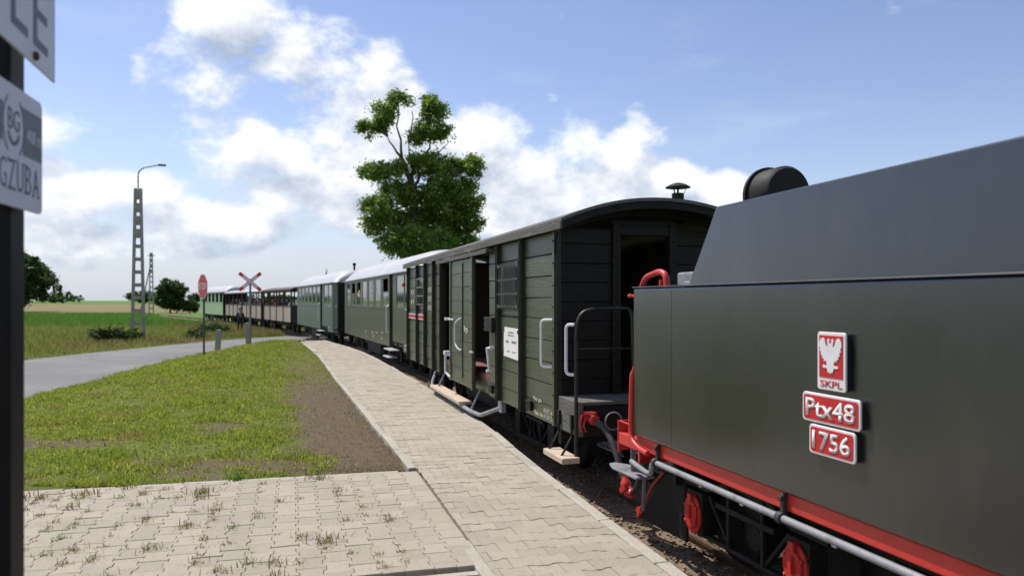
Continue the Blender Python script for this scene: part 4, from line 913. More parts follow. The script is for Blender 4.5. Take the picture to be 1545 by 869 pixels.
# ---- open excursion wagons
def build_wagon(label, near, far, roofmat, boards):
    Wn = vehicle('open_wagon', label, 'railway wagon', near, far, None)
    LEN = math.hypot(far[0]-near[0], far[1]-near[1]); Y = 1.02
    part('floor', VB().box(0, LEN, -Y, Y, .36, .44), 'brown', Wn)
    for sd in (1, -1):
        s = VB(); x = .0; y0, y1 = sd*(Y-.02), sd*(Y+.015)
        while x < LEN-.1: s.box(x+.008, min(x+.2, LEN), y0, y1+random.gauss(0, .003), .40, 1.32); x += .2
        part('side_boards', s, boards, Wn); part('top_rail', VB().box(0, LEN, sd*(Y-.05), sd*(Y+.03), 1.32, 1.38), 'brown', Wn)
        nb = 4
        for k in range(nb+1): x = k*(LEN-.1)/nb; part('roof_post', VB().box(x, x+.10, sd*(Y-.03), sd*(Y+.05), .36, 2.36), 'brown', Wn)
    [part('end_boards', VB().box(a_-.03, a_, -Y, Y, .40, 1.4), 'brown', Wn) for a_ in (0, LEN+.03)]
    rf = VB(); ys = np.linspace(-1.12, 1.12, 13)
    for x in (-.3, LEN+.3):
        for y in ys: rf.v.append((x, y, 2.34+.2*(1-(y/1.12)**2)+.03))
        for y in ys: rf.v.append((x, y, 2.34+.2*(1-(y/1.12)**2)-.06))
    m = len(ys)
    for k in range(m-1): rf.f += [(k+1, k, 2*m+k, 2*m+k+1), (m+k, m+k+1, 3*m+k+1, 3*m+k), (k, k+1, m+k+1, m+k), (2*m+k+1, 2*m+k, 3*m+k, 3*m+k+1)]
    rf.f += [(0, m, 3*m, 2*m), (m-1, 3*m-1, 4*m-1, 2*m-1)]; part('roof', rf, roofmat, Wn)
    for x in np.arange(.9, LEN-.4, 1.5):
        part('bench', VB().box(x-.2, x+.2, -Y+.08, Y-.08, .80, .84).box(x-.02, x+.02, -Y+.08, Y-.08, .84, 1.25).box(x-.15, x+.15, -.7, -.65, .44, .8).box(x-.15, x+.15, .65, .7, .44, .8), 'brown', Wn)
    part('underframe', VB().box(0, LEN, -.6, .6, .1, .36).box(-.4, 0, -.1, .1, .2, .35), 'dark', Wn)
    bogie(Wn, 1.6, 1.2, .7, .32, frame_y=.68); bogie(Wn, LEN-1.6, 1.2, .7, .32, frame_y=.68)
    return Wn
WAG = [((-12.15, 45.6), (-16.3, 53.4)), ((-16.7, 54.1), (-20.7, 61.6)), ((-21.0, 62.3), (-24.8, 68.9))]
build_wagon('open excursion wagon with greyish cream boards next to the grey green coach', *WAG[0], 'brown', 'cream')
build_wagon('middle open excursion wagon between two other open wagons', *WAG[1], 'whiteroof', 'cream')
build_wagon('open excursion wagon coupled to the pale green tail coach', *WAG[2], 'whiteroof', 'cream')

# ------------------------------------------------------------------ people
def skin_mesh(name, joints, bones, mats, pick, root=0, levels=1):
    """joints: name -> (pos, radius); one continuous skinned body; pick(face centre) -> material index"""
    names = list(joints); me = bpy.data.meshes.new(name)
    me.from_pydata([joints[k][0] for k in names], [(names.index(a), names.index(b)) for a, b in bones], [])
    ob = bpy.data.objects.new(name, me); COL.objects.link(ob)
    sk = ob.modifiers.new('skin', 'SKIN'); sk.use_smooth_shade = True
    for i, k in enumerate(names):
        r = joints[k][1]; r = r if isinstance(r, tuple) else (r, r)
        me.skin_vertices[0].data[i].radius = r; me.skin_vertices[0].data[i].use_root = (i == root)
    sb = ob.modifiers.new('sub', 'SUBSURF'); sb.levels = sb.render_levels = levels
    dg = bpy.context.evaluated_depsgraph_get(); out = bpy.data.meshes.new_from_object(ob.evaluated_get(dg)); bpy.data.objects.remove(ob)
    out.materials.clear()
    for m in mats: out.materials.append(Mt[m])
    for p in out.polygons: p.material_index = pick(p.center); p.use_smooth = True
    out.name = name; return out
def body(pose, mats):
    """standing 1.76 m figure facing -Y, or seated (pose='sit', 'lean'); returns mesh with clothes as material regions"""
    J = {}; B = []
    hip = .93 if pose == 'stand' else .12
    J['pelvis'] = ((0,0,hip), (.155,.11)); J['waist'] = ((0,0,hip+.16), (.135,.10)); J['chest'] = ((0,.01,hip+.36), (.165,.115)); J['collar'] = ((0,.01,hip+.50), (.11,.085)); J['neck'] = ((0,0,hip+.57), .052)
    J['jaw'] = ((0,-.02,hip+.64), (.062,.075)); J['head'] = ((0,-.008,hip+.72), (.078,.095)); J['crown'] = ((0,0,hip+.80), (.058,.07))
    B += [('pelvis','waist'),('waist','chest'),('chest','collar'),('collar','neck'),('neck','jaw'),('jaw','head'),('head','crown')]
    sh = hip+.47
    for s, n in ((1,'l'),(-1,'r')):
        J['sh'+n] = ((s*.185,.01,sh), .062)
        if pose == 'stand':  e, w, h = (s*.27,-.06,sh-.27), (s*.10,-.27,sh-.06), (s*.055,-.30,sh+.03)
        elif pose == 'lean': e, w, h = (s*.26,-.16,sh-.20), (s*.16,-.36,sh-.20), (s*.10,-.42,sh-.18)
        else: e, w, h = (s*.26,.0,sh-.28), (s*.22,-.22,sh-.36), (s*.18,-.30,sh-.36)
        J['el'+n] = (e, .044); J['wr'+n] = (w, .03); J['ha'+n] = (h, (.036,.022)); d = (Vector(h)-Vector(w)).normalized(); f = Vector(h)+d*.08; J['fi'+n] = (tuple(f), (.026,.014))
        B += [('collar','sh'+n),('sh'+n,'el'+n),('el'+n,'wr'+n),('wr'+n,'ha'+n),('ha'+n,'fi'+n)]
        if pose == 'stand':
            J['th'+n] = ((s*.095,0,.84), .092); J['kn'+n] = ((s*.115,-.02,.48), .06); J['an'+n] = ((s*.125,.02,.09), .042); J['to'+n] = ((s*.15,-.15,.035), (.045,.03))
            B += [('pelvis','th'+n),('th'+n,'kn'+n),('kn'+n,'an'+n),('an'+n,'to'+n)]
        else:
            J['th'+n] = ((s*.10,-.08,.10), .09); J['kn'+n] = ((s*.12,-.45,.10), .062); J['an'+n] = ((s*.12,-.47,-.32), .042); J['to'+n] = ((s*.13,-.62,-.38), (.045,.03))
            B += [('pelvis','th'+n),('th'+n,'kn'+n),('kn'+n,'an'+n),('an'+n,'to'+n)]
    wr = [Vector(J['wr'+n][0]) for n in 'lr']; fi = [Vector(J['fi'+n][0]) for n in 'lr']
    def pick(c):
        if c.z > hip+.555: return 0
        for a, b in zip(wr, fi):
            if (c-b).length < .13 or (c-(a+b)/2).length < .085: return 0
        if pose == 'lean' and abs(c.x) > .2: return 0
        return 2 if c.z < hip+.02 else 1
    return skin_mesh('body', J, B, ['skin', mats[0], mats[1]], pick), hip
def person(label, pose, mats, loc, rz, group=None, proto={}):
    key = (pose, mats)
    if key not in proto: proto[key] = body(pose, mats)
    me, hip = proto[key]
    P = thing('person', label, 'person', loc, rz, group)
    link('body', me, P)
    k = 'hair'+str(hip)
    if k not in proto:
        bm = bmesh.new(); bmesh.ops.create_uvsphere(bm, u_segments=14, v_segments=10, radius=.108)
        for v in list(bm.verts):
            if v.co.y < -.055 and v.co.z < .045: bm.verts.remove(v)
            elif v.co.z < -.06: bm.verts.remove(v)
        for v in bm.verts: v.co = Vector((v.co.x*.88, v.co.y*1.02+.008, v.co.z*1.08+hip+.755))
        hm = bpy.data.meshes.new('hair'); bm.to_mesh(hm); bm.free(); hm.materials.append(Mt['hair']); hm.polygons.foreach_set('use_smooth', [True]*len(hm.polygons)); proto[k] = hm
        fc = MB()                                        # nose, eyes, mouth, ears
        z = hip+.70
        fc.obox((0,-.112,z), (.022,.03,.045), (.25,0,0))
        for s in (-1, 1): fc.obox((s*.082,.0,z+.01), (.018,.035,.055))
        proto['face'+str(hip)] = fc.mesh('face', 'skin')
        ey = MB()
        for s in (-1, 1): ey.obox((s*.032,-.098,z+.035), (.022,.012,.010))
        ey.obox((0,-.098,z-.052), (.045,.012,.010)); proto['eyes'+str(hip)] = ey.mesh('features', 'hair')
    link('hair', proto[k], P); link('nose_and_ears', proto['face'+str(hip)], P); link('eyes_and_mouth', proto['eyes'+str(hip)], P)
    return P
pr = person('person in black clothes and grey shirt standing by the road, hands at chest', 'stand', ('black_cloth', 'black_cloth'), (-18.55, 52.0, -.58), R(25))
# pale shirt front of the bystander
shf = MB().prism([(-.05,1.12),(.05,1.12),(.075,1.42),(-.075,1.42)], (0,-.10,0), (1,0,0), (0,0,1), .03); part('shirt_front', shf, 'grey_cloth', pr, bevel=.01)
# passengers: seated in the open wagons, one leaning from the coach window
clothes = ['white_cloth','orange_cloth','blue_cloth','red_cloth','black_cloth','grey_cloth']
words = {'white_cloth':'white','orange_cloth':'terracotta','blue_cloth':'navy','red_cloth':'red','black_cloth':'black','grey_cloth':'pale grey'}
wname = ['first open wagon behind the grey green coach', 'middle open wagon', 'open wagon next to the pale green coach']
for wi, (a, b) in enumerate(WAG):
    a = Vector((*a, 0)); b = Vector((*b, 0)); d = (b-a); L = d.length; d.normalize(); nl = Vector((-d.y, d.x, 0)); ang = math.atan2(d.y, d.x)
    for k in range(5):
        cl = clothes[(k*2+wi*3+k//3) % 6]; x = 1.15+k*1.5
        if x > L-.5: continue
        p = a+d*x+nl*.74
        person('passenger in %s shirt seated in the %s' % (words[cl], wname[wi]), 'sit', (cl, 'blue_cloth'), (p.x, p.y, .90), ang+math.pi*.5+math.pi+random.uniform(-.5, .5), 'passengers in the open wagons')
ca = Vector((-1.47, 19.5, 0)); cd_ = (Vector((-5.93, 31.9, 0))-ca).normalized(); cn = Vector((-cd_.y, cd_.x, 0))
p = ca+cd_*9.5+cn*.80
person('bare armed passenger with dark hair leaning at the open coach window', 'lean', ('red_cloth', 'blue_cloth'), (p.x, p.y, 1.44), math.atan2(cd_.y, cd_.x)-math.pi*.5+.05)

# ------------------------------------------------------------------ station sign in the foreground
def build_sign():
    d = Vector((-.069, .29, 0)).normalized(); nrm = Vector((d.y, -d.x, 0))
    end = Vector((-1.486, 2.40, 0))
    G = thing('station_sign', 'black post with white station name plate above a smaller directional plate', 'sign', (0, 0, 0))
    # post behind the plates
    po = MB(); c = end-d*.105-nrm*.085
    po.obox((c.x, c.y, 1.3), (.12, .12, 2.9), (0, 0, math.atan2(d.y, d.x))); part('post', po, 'post', G, bevel=.012, seg=3)
    c = end-d*.75-nrm*.085; po = MB().obox((c.x, c.y, 1.3), (.12, .12, 2.9), (0, 0, math.atan2(d.y, d.x))); part('post', po, 'post', G, bevel=.012, seg=3)
    ez = Vector((0, 0, 1))
    def rr(w, h, r):
        p = []
        for cx, cy, a0 in ((w-r, r, -90), (w-r, h-r, 0), (r, h-r, 90), (r, r, 180)):
            for k in range(5): a = R(a0+k*22.5); p.append((cx+r*math.cos(a), cy+r*math.sin(a)))
        return p
    # lower plate
    w, h = .95, .348; o = end-d*w+ez*1.968
    lp = part('direction_plate', MB().prism(rr(w, h, .022), o, d, ez, .006), 'signwhite', G)
    f = nrm*.0062
    e = w                                                  # x measured from the plate's left end; its right end is e
    part('grey_band', MB().prism([(e-.95,.175),(e-.30,.175),(e-.295,.285),(e-.95,.285)], o+f, d, ez, .001), 'signgrey', lp)
    part('grey_band', MB().prism([(e-.155,.160),(e-.004,.160),(e-.004,.300),(e-.165,.300),(e-.142,.23)], o+f, d, ez, .001), 'signgrey', lp)
    # round badge: two arcs, letters and a smile
    cx, cz = e-.222, .232
    def arcs(r0, r1, a0, a1, n=14, sx=.80): return [(cx+sx*r1*math.cos(R(a0+(a1-a0)*k/n)), cz+r1*math.sin(R(a0+(a1-a0)*k/n))) for k in range(n+1)]+[(cx+sx*r0*math.cos(R(a1+(a0-a1)*k/n)), cz+r0*math.sin(R(a1+(a0-a1)*k/n))) for k in range(n+1)]
    for a0, a1 in ((125, 235), (-55, 55)): part('badge_ring', MB().prism(arcs(.089, .095, a0, a1), o+f, d, ez, .0012), 'signgrey', lp)
    part('smile', MB().prism(arcs(.046, .058, 205, 335), o+f, d, ez, .0012), 'signtext', lp)
    text_part('BG', 'signtext', lp, o+f+d*(e-.262)+ez*.218, d, ez, .082, .062, .001)
    text_part('400 m', 'signwhite', lp, o+f+nrm*.001+d*(e-.128)+ez*.205, d, ez, .112, .040, .001)
    # slim serif lettering: letters with small serif strokes
    letters = 'GZUBA'; xw = .060; x0 = e-.318
    for i, chr_ in enumerate(letters):
        text_part(chr_, 'signtext', lp, o+f+d*(x0+i*.0605)+ez*.048, d, ez, .044, .085, .001, bold=-.015)
    sf = MB()
    for cx_, top, bot in ((1, 1, 1), (2, 1, 0), (4, 0, 1)):
        for s in (0, 1):
            xx = x0+cx_*.0605+s*.044
            for on, zz in ((top, .1325), (bot, .0485)):
                if on: sf.prism([(xx-.009,zz-.002),(xx+.009,zz-.002),(xx+.009,zz+.002),(xx-.009,zz+.002)], o+f, d, ez, .0012)
    for zz in (.1325, .0485): sf.prism([(x0+3*.0605-.010,zz-.002),(x0+3*.0605+.01,zz-.002),(x0+3*.0605+.01,zz+.002),(x0+3*.0605-.010,zz+.002)], o+f, d, ez, .0012)
    part('serifs', sf, 'signtext', lp)
    # upper plate
    w, h = 1.10, .32; end2 = Vector((-1.477, 2.45, 0)); d2 = Vector((-.0511, .1784, 0)).normalized(); n2 = Vector((d2.y, -d2.x, 0)); o = end2-d2*w+ez*2.397
    up = part('name_plate', MB().prism([(0,0),(w,0),(w,h),(0,h)], o, d2, ez, .008), 'signwhite', G, bevel=.002)
    text_part('E', 'signtext', up, o+n2*.0082+d2*(w-.215)+ez*.058, d2, ez, .135, .205, .0012)
    text_part('L', 'signtext', up, o+n2*.0082+d2*(w-.40)+ez*.058, d2, ez, .135, .205, .0012)
    bl = o+n2*.008+d2*(w-.205)+ez*.025; part('bolt', MB().lathe(bl, n2, [(0,.014),(.010,.013),(.014,0)], 8), 'rust', G)
build_sign()

# ------------------------------------------------------------------ roadside furniture
def gz(x, y): return float(ground_z(np.array([[x]]), np.array([[y]]))[0, 0])
def stop_sign(x, y, rz):
    G = thing('stop_sign', 'red octagonal stop sign on a slim dark post beside the road', 'road sign', (x, y, gz(x, y)), rz)
    part('post', MB().tube([(0,0,-.2),(0,0,2.62)], .032, 10), 'postblue', G)
    oc = [(.42*math.cos(R(22.5+45*k)), .42*math.sin(R(22.5+45*k))) for k in range(8)]
    pl = part('sign_plate', MB().prism(oc, (0,-.035,2.24), (1,0,0), (0,0,1), .006), 'plate_white', G)
    part('red_field', MB().prism([(a*.93, b*.93) for a, b in oc], (0,-.0412,2.24), (1,0,0), (0,0,1), .002), 'signred', pl)
    text_part('STOP', 'plate_white', pl, (-.29,-.0434,2.13), (1,0,0), (0,0,1), .58, .22, .002)
    part('back', MB().prism([(a*.98, b*.98) for a, b in oc], (0,-.0345,2.24), (1,0,0), (0,0,1), -.003), 'signred', G)
stop_sign(-9.86, 24.4, R(-47))
def crossing_sign(x, y, z, rz, label, top=2.62):
    G = thing('crossing_sign', label, 'road sign', (x, y, z), rz)
    part('post', MB().tube([(0,0,-.2),(0,0,top+.12)], .045, 10), 'galv', G)
    for s in (-1, 1):
        bl = MB().obox((0,-.055-.012*(s > 0),top), (1.12, .010, .14), (0, s*R(40), 0)); b = part('cross_arm', bl, 'signred', G, bevel=.002)
        part('white_centre', MB().obox((0,-.062-.012*(s > 0),top), (.74, .004, .085), (0, s*R(40), 0)), 'plate_white', b)
crossing_sign(-10.85, 31.6, gz(-10.85, 31.6), R(12), 'red and white diagonal crossing sign on a grey post by the concrete posts')
crossing_sign(-12.7, 52.0, -.5, R(96), 'crossing sign half hidden behind the coaches, only its tip showing above the roof', 3.95)
for x, y, h, tl, lb in ((-11.05, 28.6, .86, .05, 'short leaning concrete post between the stop sign and the crossing sign'), (-10.75, 31.1, .92, -.05, 'short concrete post standing right beside the crossing sign')):
    o = thing('concrete_post', lb, 'post', (x, y, gz(x, y)-.05)); o.rotation_euler = (0, tl, .3)
    part('shaft', MB().prism([(-.10,0),(.10,0),(.095,h),(.06,h+.04),(-.06,h+.04),(-.095,h)], (0,.09,0), (1,0,0), (0,0,1), .18), 'concrete', o, bevel=.015)
# utility pole of two spliced concrete legs with openings, steel lamp arm
def lattice_pole(x, y, h, label, lamp=True, brace=False):
    G = thing('utility_pole', label, 'pole', (x, y, gz(x, y)-.1), R(20))
    mb = MB()
    for s in (-1, 1): mb.bar((s*.30, 0, 0), (s*.13, 0, h), .12, .16)
    n = 12
    for k in range(n):
        z = h*(k+.5)/n; w = .30-.17*z/h
        if k > n*.6: mb.box(-w, w, -.05, .05, z-h/n*.36, z+h/n*.36)
        else: mb.box(-w, w, -.05, .05, z-.10, z+.10)
    part('legs', mb, 'concrete', G)
    if lamp: part('lamp_arm', MB().tube([(0,0,h-.1),(0,0,h+.9),(.25,0,h+1.15),(1.05,0,h+1.35)], .035, 8, bend=.2).box(1.0, 1.4, -.08, .08, h+1.30, h+1.40), 'galv', G)
    if brace: part('brace', MB().bar((-1.6, 0, 0), (-.1, 0, h*.8), .14, .16), 'concrete', G)
    if brace: part('crossarm', MB().box(-.5, .5, -.06, .06, h-.5, h-.4), 'galv', G)
lattice_pole(-20.6, 42.0, 8.5, 'tall double legged concrete utility pole with a lamp arm across the road')
lattice_pole(-53.0, 112, 9.4, 'braced concrete utility pole beyond the round bush in the field', lamp=False, brace=True)
pp = thing('signal_post', 'thin dark post rising behind the coach roofs', 'post', (-6.9, 33.6+.6, -.5)); pp.location = (-7.2, 35.0, -.5); pp.location = (-4.7, 33.5, -.5)
pp.location = (-9.1, 44.0, -.5); part('pole', MB().tube([(0,0,0),(0,0,4.25)], .06, 8).box(-.08,.08,-.08,.08,4.2,4.35), 'dark', pp)

# ------------------------------------------------------------------ vegetation
def leaf_cloud(name, lobes, n, size, m, parent, seed, cl=.55):
    """lobes: (cx, cy, cz, rx, ry, rz); leaves gathered in clumps near each lobe's shell"""
    g = np.random.default_rng(seed); vol = np.array([l[3]*l[4]*l[5] for l in lobes])**.72; vol /= vol.sum(); V = []; 
    for l, w in zip(lobes, vol):
        k = int(n*w); nc = max(5, k//60)
        u = g.normal(size=(nc, 3)); u /= np.linalg.norm(u, axis=1)[:, None]; r = g.uniform(.35, 1.06, (nc, 1))**.6
        cc = u*r*np.array(l[3:6])+np.array(l[:3]); cs = g.uniform(.55, 1.25, nc)*cl
        ci = g.integers(0, nc, k); q = g.normal(size=(k, 3))*.42*cs[ci][:, None]; q[:, 2] *= .75; V.append(cc[ci]+q)
    C = np.concatenate(V); k = len(C)
    a = g.normal(size=(k, 3)); a[:, 2] *= .6; a /= np.linalg.norm(a, axis=1)[:, None]; b = np.cross(a, g.normal(size=(k, 3))); b /= np.linalg.norm(b, axis=1)[:, None]; s = (g.uniform(.6, 1.35, k)*size)[:, None]
    v = np.stack([C-a*s, C+b*s*.42, C+a*s, C-b*s*.42], 1).reshape(-1, 3); f = np.arange(k*4).reshape(-1, 4)
    return link(name, np_mesh(name, v, f, m), parent)
def limb(mb, a, b, r0, r1, g, wob=.12, n=6):
    a = np.array(a, float); b = np.array(b, float); L = np.linalg.norm(b-a); pts = []
    for k in range(n): t = k/(n-1); pts.append(a+(b-a)*t+g.normal(size=3)*wob*L*.25*math.sin(math.pi*t)+np.array([0, 0, .10*L*math.sin(math.pi*t)*-.4]))
    mb.tube([tuple(p) for p in pts], [r0+(r1-r0)*k/(n-1) for k in range(n)], 7); return pts
def tall_tree():
    G = thing('oak_tree', 'tall irregular broadleaf tree with forked bare limbs rising behind the coaches', 'tree', (-7.4, 60, -.55))
    k = .01622; g = np.random.default_rng(5)
    def P(x, z): return ((x-395)*k, (1230-z)*k)          # crown sketch units to metres; ground line far below the crown
    L2 = [(300,112,52,42),(228,165,62,44),(170,255,72,46),(235,225,50,40),(455,135,34,46),(500,170,42,44),(440,205,36,30),(480,275,82,50),(400,300,40,50),(150,460,70,44),(235,465,75,48),(300,470,50,40),(430,430,95,66),(540,440,80,60),(650,435,72,52),(600,540,95,62),(510,560,95,70),(300,570,80,60),(400,610,120,80),(230,655,88,64),(540,660,120,84),(660,610,60,50),(330,710,120,70),(200,735,70,50),(640,700,80,60),(480,730,140,70),(400,820,200,80),(560,820,150,80)]
    lobes = []
    for x, z, rx, rz in L2:
        cx, cz = P(x, z); depth = g.uniform(-1, 1)*(.4+1.6*min(1, max(0, (z-250)/350))); lobes.append((cx, depth, cz, rx*k*.92, max(rx, 55)*k*1.0, rz*k*.92))
    leaf_cloud('crown', lobes, 78000, .14, 'leaf', G, 3, .60)
    mb = MB(); base = P(385, 1230); fork = P(372, 545)
    limb(mb, (base[0], 0, 0), (fork[0], 0, fork[1]), .48, .30, g, .05)
    f = (fork[0], 0, fork[1]); J = P(320, 410); limb(mb, f, (J[0], -.2, J[1]), .24, .17, g, .08); j = (J[0], -.2, J[1])
    for (x, z), src, r in (((250,300), j, .13), ((300,130), j, .12), ((180,260), (*[P(250,300)[0]], -.2, P(250,300)[1]), .09), ((235,165), (P(250,300)[0], -.2, P(250,300)[1]), .08), ((350,330), f, .17), ((400,210), (P(350,330)[0], 0, P(350,330)[1]), .11), ((455,130), (P(400,300)[0], 0, P(400,300)[1]), .09), ((370,180), (P(350,330)[0], 0, P(350,330)[1]), .07), ((430,400), f, .16), ((480,270), (P(430,400)[0], 0, P(430,400)[1]), .12), ((505,165), (P(480,270)[0], 0, P(480,270)[1]), .07), ((540,330), (P(430,400)[0], 0, P(430,400)[1]), .07), ((650,430), f, .12), ((150,460), f, .11), ((230,660), (fork[0], 0, fork[1]-1.2), .12), ((600,560), (fork[0], 0, fork[1]-.8), .13), ((640,700), (fork[0], 0, fork[1]-2), .10)):
        q = P(x, z); limb(mb, src, (q[0], g.uniform(-.6, .6), q[1]), r, .03, g, .16)
    for l in lobes:                                          # twigs
        for _ in range(5):
            e = g.normal(size=3); e /= np.linalg.norm(e); e = np.array(l[:3])+e*np.array(l[3:6])*1.02; limb(mb, l[:3], e, .035, .012, g, .2, 4)
    part('trunk', mb, 'bark', G, smooth=True)
tall_tree()
def round_tree(name, label, x, y, h, rx, m, n, size, seed, low=.12, cat='tree', group=None, cl=.7):
    G = thing(name, label, cat, (x, y, gz(x, y)), 0, group); g = np.random.default_rng(seed); lobes = []
    for k in range(16):
        u = g.normal(size=3); u /= np.linalg.norm(u); u[2] = u[2]*.8; c = np.array([0, 0, h*(.5+low*.5)]); R3 = np.array([rx, rx, h*(.5-low*.5)]); p = c+u*R3*.58; s = g.uniform(.34, .52)
        lobes.append((p[0], p[1], p[2], rx*s, rx*s, h*s*.5))
    leaf_cloud('crown', lobes, n, size, m, G, seed, cl); mb = MB(); limb(mb, (0,0,-.2), (0,0,h*.6), .05*rx+.06, .05, g, .05)
    for l in lobes[:9]: limb(mb, (0,0,h*(low+.12)), l[:3], .04*rx, .02, g, .12, 4)
    part('trunk', mb, 'bark', G, smooth=True); return G
round_tree('field_tree', 'dark broadleaf tree in the field beside the black sign post', -98, 150, 13.5, 8.5, 'leafdark', 16000, .5, 21, low=.02, cl=1.6)
round_tree('round_bush', 'dense dark round bush standing alone in the field', -60.5, 135, 6.6, 2.7, 'leafdark', 9000, .28, 22, low=0., cat='bush', cl=.7)
round_tree('low_bush', 'small low bush touching the round bush in the field', -57.0, 135, 2.6, 1.5, 'leafdark', 3000, .24, 23, low=0., cat='bush', cl=.5)
for i, (x, y, h, r) in enumerate(((-250, 520, 9, 14), (-215, 530, 8, 10), (-230, 640, 11, 14), (-150, 420, 5, 11), (-132, 430, 5.4, 12), (-330, 560, 8, 16))):
    round_tree('distant_tree', 'hazy distant tree far out on the edge of the fields', x, y, h, r, 'leafdark', 2500, .9, 40+i, low=0., group='distant trees on the horizon', cl=2)
for x, y, s in ((-19.0, 49.2, .75), (-20.9, 41.2, .9), (-21.9, 41.0, .8), (-19.9, 49.6, .7), (-18.3, 44.0, .5)):
    round_tree('roadside_shrub', 'low dark green shrub on the far edge of the road', x, y, s, s*.95, 'leafdark', 1500, .09, int(abs(x*10)), low=0., cat='shrub', group='low shrubs across the road', cl=.22)

def blades(name, X, Y, Z, H, Wd, m, seed, lean=.5, kind='stuff', label=None, cat=None, parent=None):
    g = np.random.default_rng(seed); n = len(X); a = g.uniform(0, 2*math.pi, n); t = g.uniform(0, 2*math.pi, n); ln = np.abs(g.normal(0, lean, n))
    B = np.stack([X, Y, Z], 1); side = np.stack([np.cos(a), np.sin(a), np.zeros(n)], 1)*Wd[:, None]*.5; dirn = np.stack([np.cos(t)*ln, np.sin(t)*ln, np.ones(n)], 1); dirn /= np.linalg.norm(dirn, axis=1)[:, None]
    mid = B+dirn*H[:, None]*.55; d2 = dirn.copy(); d2[:, :2] *= 2.0; d2[:, 2] *= .72; d2 /= np.linalg.norm(d2, axis=1)[:, None]; tip = mid+d2*H[:, None]*.45
    V = np.stack([B-side, B+side, mid+side*.75, mid-side*.75, tip+side*.12, tip-side*.12], 1).reshape(-1, 3); i = np.arange(n)[:, None]*6
    F = np.concatenate([i+np.array([[0,1,2,3]]), i+np.array([[3,2,4,5]])], 0)
    return link(name, np_mesh(name, V, F, m), parent, kind, label, cat)
def lawn():
    g = np.random.default_rng(77); N = 620000
    y = 7.0+26*g.random(N)**1.55; x = -17+16*g.random(N)
    left, rr, t, dro, plat, path, p1, p2 = inside(x, y); re = dro-road_half(y)
    soil = 1-sstep(.75, 1.35, left+.5*(vnoise(x, y, .5, 1)-.5)+.3*(vnoise(x, y, 2.2, 8)-.5))
    bare = sstep(.56, .72, vnoise(x, y, 1.3, 21)*.55+vnoise(x, y, .35, 22)*.3+.22*np.exp(-((x+4.2)/2.2)**2-((y-9.9)/1.1)**2))*sstep(6, 8, y)*sstep(17, 12, y)
    clump = sstep(.25, .6, .55*vnoise(x, y, .16, 31)+.45*vnoise(x, y, .5, 32))
    dens = (1-soil*(.955-.5*sstep(11, 24, y)-.25*(vnoise(x, y, .4, 44) > .74)))*(1-.8*bare)*(.12+.95*clump)
    k = (left > .1) & (p2 > 2.92) & (re > -.15) & (g.random(N) < dens) & (np.abs(x) < y*.72+.6) & (y < 37-.3*np.abs(x+12))
    x, y = x[k], y[k]; soil = soil[k]
    n = len(x); d = np.hypot(x, y); z = ground_z(x[None], y[None])[0]
    h = (.022+.035*g.random(n)+.03*(vnoise(x, y, .6, 33) > .62))*(1-.45*soil)*(1+.012*d); w = .0045+.0007*d*g.uniform(.6, 1.3, n); br = g.random(n) < .16; w = np.where(br, w*2.2, w); h = np.where(br, h*.7, h)
    blades('lawn_grass', x, y, z-.008, h, w, 'blade', 5, .75, label='short sunlit lawn grass between platform and road', cat='grass')
    # dead clippings and debris on the bare strip
    N = 15000; y = 7.6+22*g.random(N)**1.7; q = g.random(N); lx = np.interp(y, EDGE_L[:, 1], EDGE_L[:, 0]); x = lx-.12-1.25*q
    left, rr, t, dro, plat, path, p1, p2 = inside(x, y); k = (p2 > 2.92) & (left > .1); x, y = x[k], y[k]; n = len(x); z = ground_z(x[None], y[None])[0]
    blades('dry_clippings', x, y, z, .008+.022*g.random(n), .003+.0005*y, 'clipping', 6, 6., label='dry clippings scattered on the bare soil strip by the platform', cat='clippings')
    # near soil bed
lawn()
def meadow():
    g = np.random.default_rng(78); N = 90000
    y = 20+48*g.random(N)**1.1; x = -y*.72*g.random(N)-4
    dro, sro = poly_dist(x, y, ROAD); re = dro-road_half(y); dt, st = poly_dist(x, y, TRACK)
    k = (re > .15) & ((sro > 0)) & (dt > 1.7); x, y, re, dt = x[k], y[k], re[k], dt[k]; n = len(x); z = ground_z(x[None], y[None])[0]
    tall = sstep(.2, 3.5, re); h = (.10+.30*tall*g.random(n))*(.6+.8*vnoise(x, y, 3, 61)); w = .014+.014*g.random(n)
    blades('meadow_grass', x, y, z-.02, h*1.15, w*1.3, 'meadow', 8, .55, label='rough meadow grass across the road', cat='grass')
    N = 90000; y = 66+55*g.random(N); x = -y*.74*g.random(N)-6; dt, st = poly_dist(x, y, TRACK); k = (dt > 2.2) & (st > 0); x, y = x[k], y[k]; n = len(x); z = ground_z(x[None], y[None])[0]
    blades('crop_plants', x, y, z-.02, .35+.25*g.random(n), .05+.05*g.random(n), 'crop', 9, .5, label='dense green crop in the field strip behind the meadow', cat='crop')
meadow()
def dry_bank():
    g = np.random.default_rng(91); N = 16000; y = 46+24*g.random(N); x = np.interp(y, TRACK[:, 1], TRACK[:, 0])-1.6-4.5*g.random(N)**1.3
    dro, sro = poly_dist(x, y, ROAD); k = (dro-road_half(y) > .2); x, y = x[k], y[k]; n = len(x); z = ground_z(x[None], y[None])[0]
    blades('dry_weeds', x, y, z-.02, .15+.35*g.random(n), .02+.03*g.random(n), 'dryblade', 12, .6, label='dry brown weeds on the bank beside the open wagons', cat='weeds')
dry_bank()
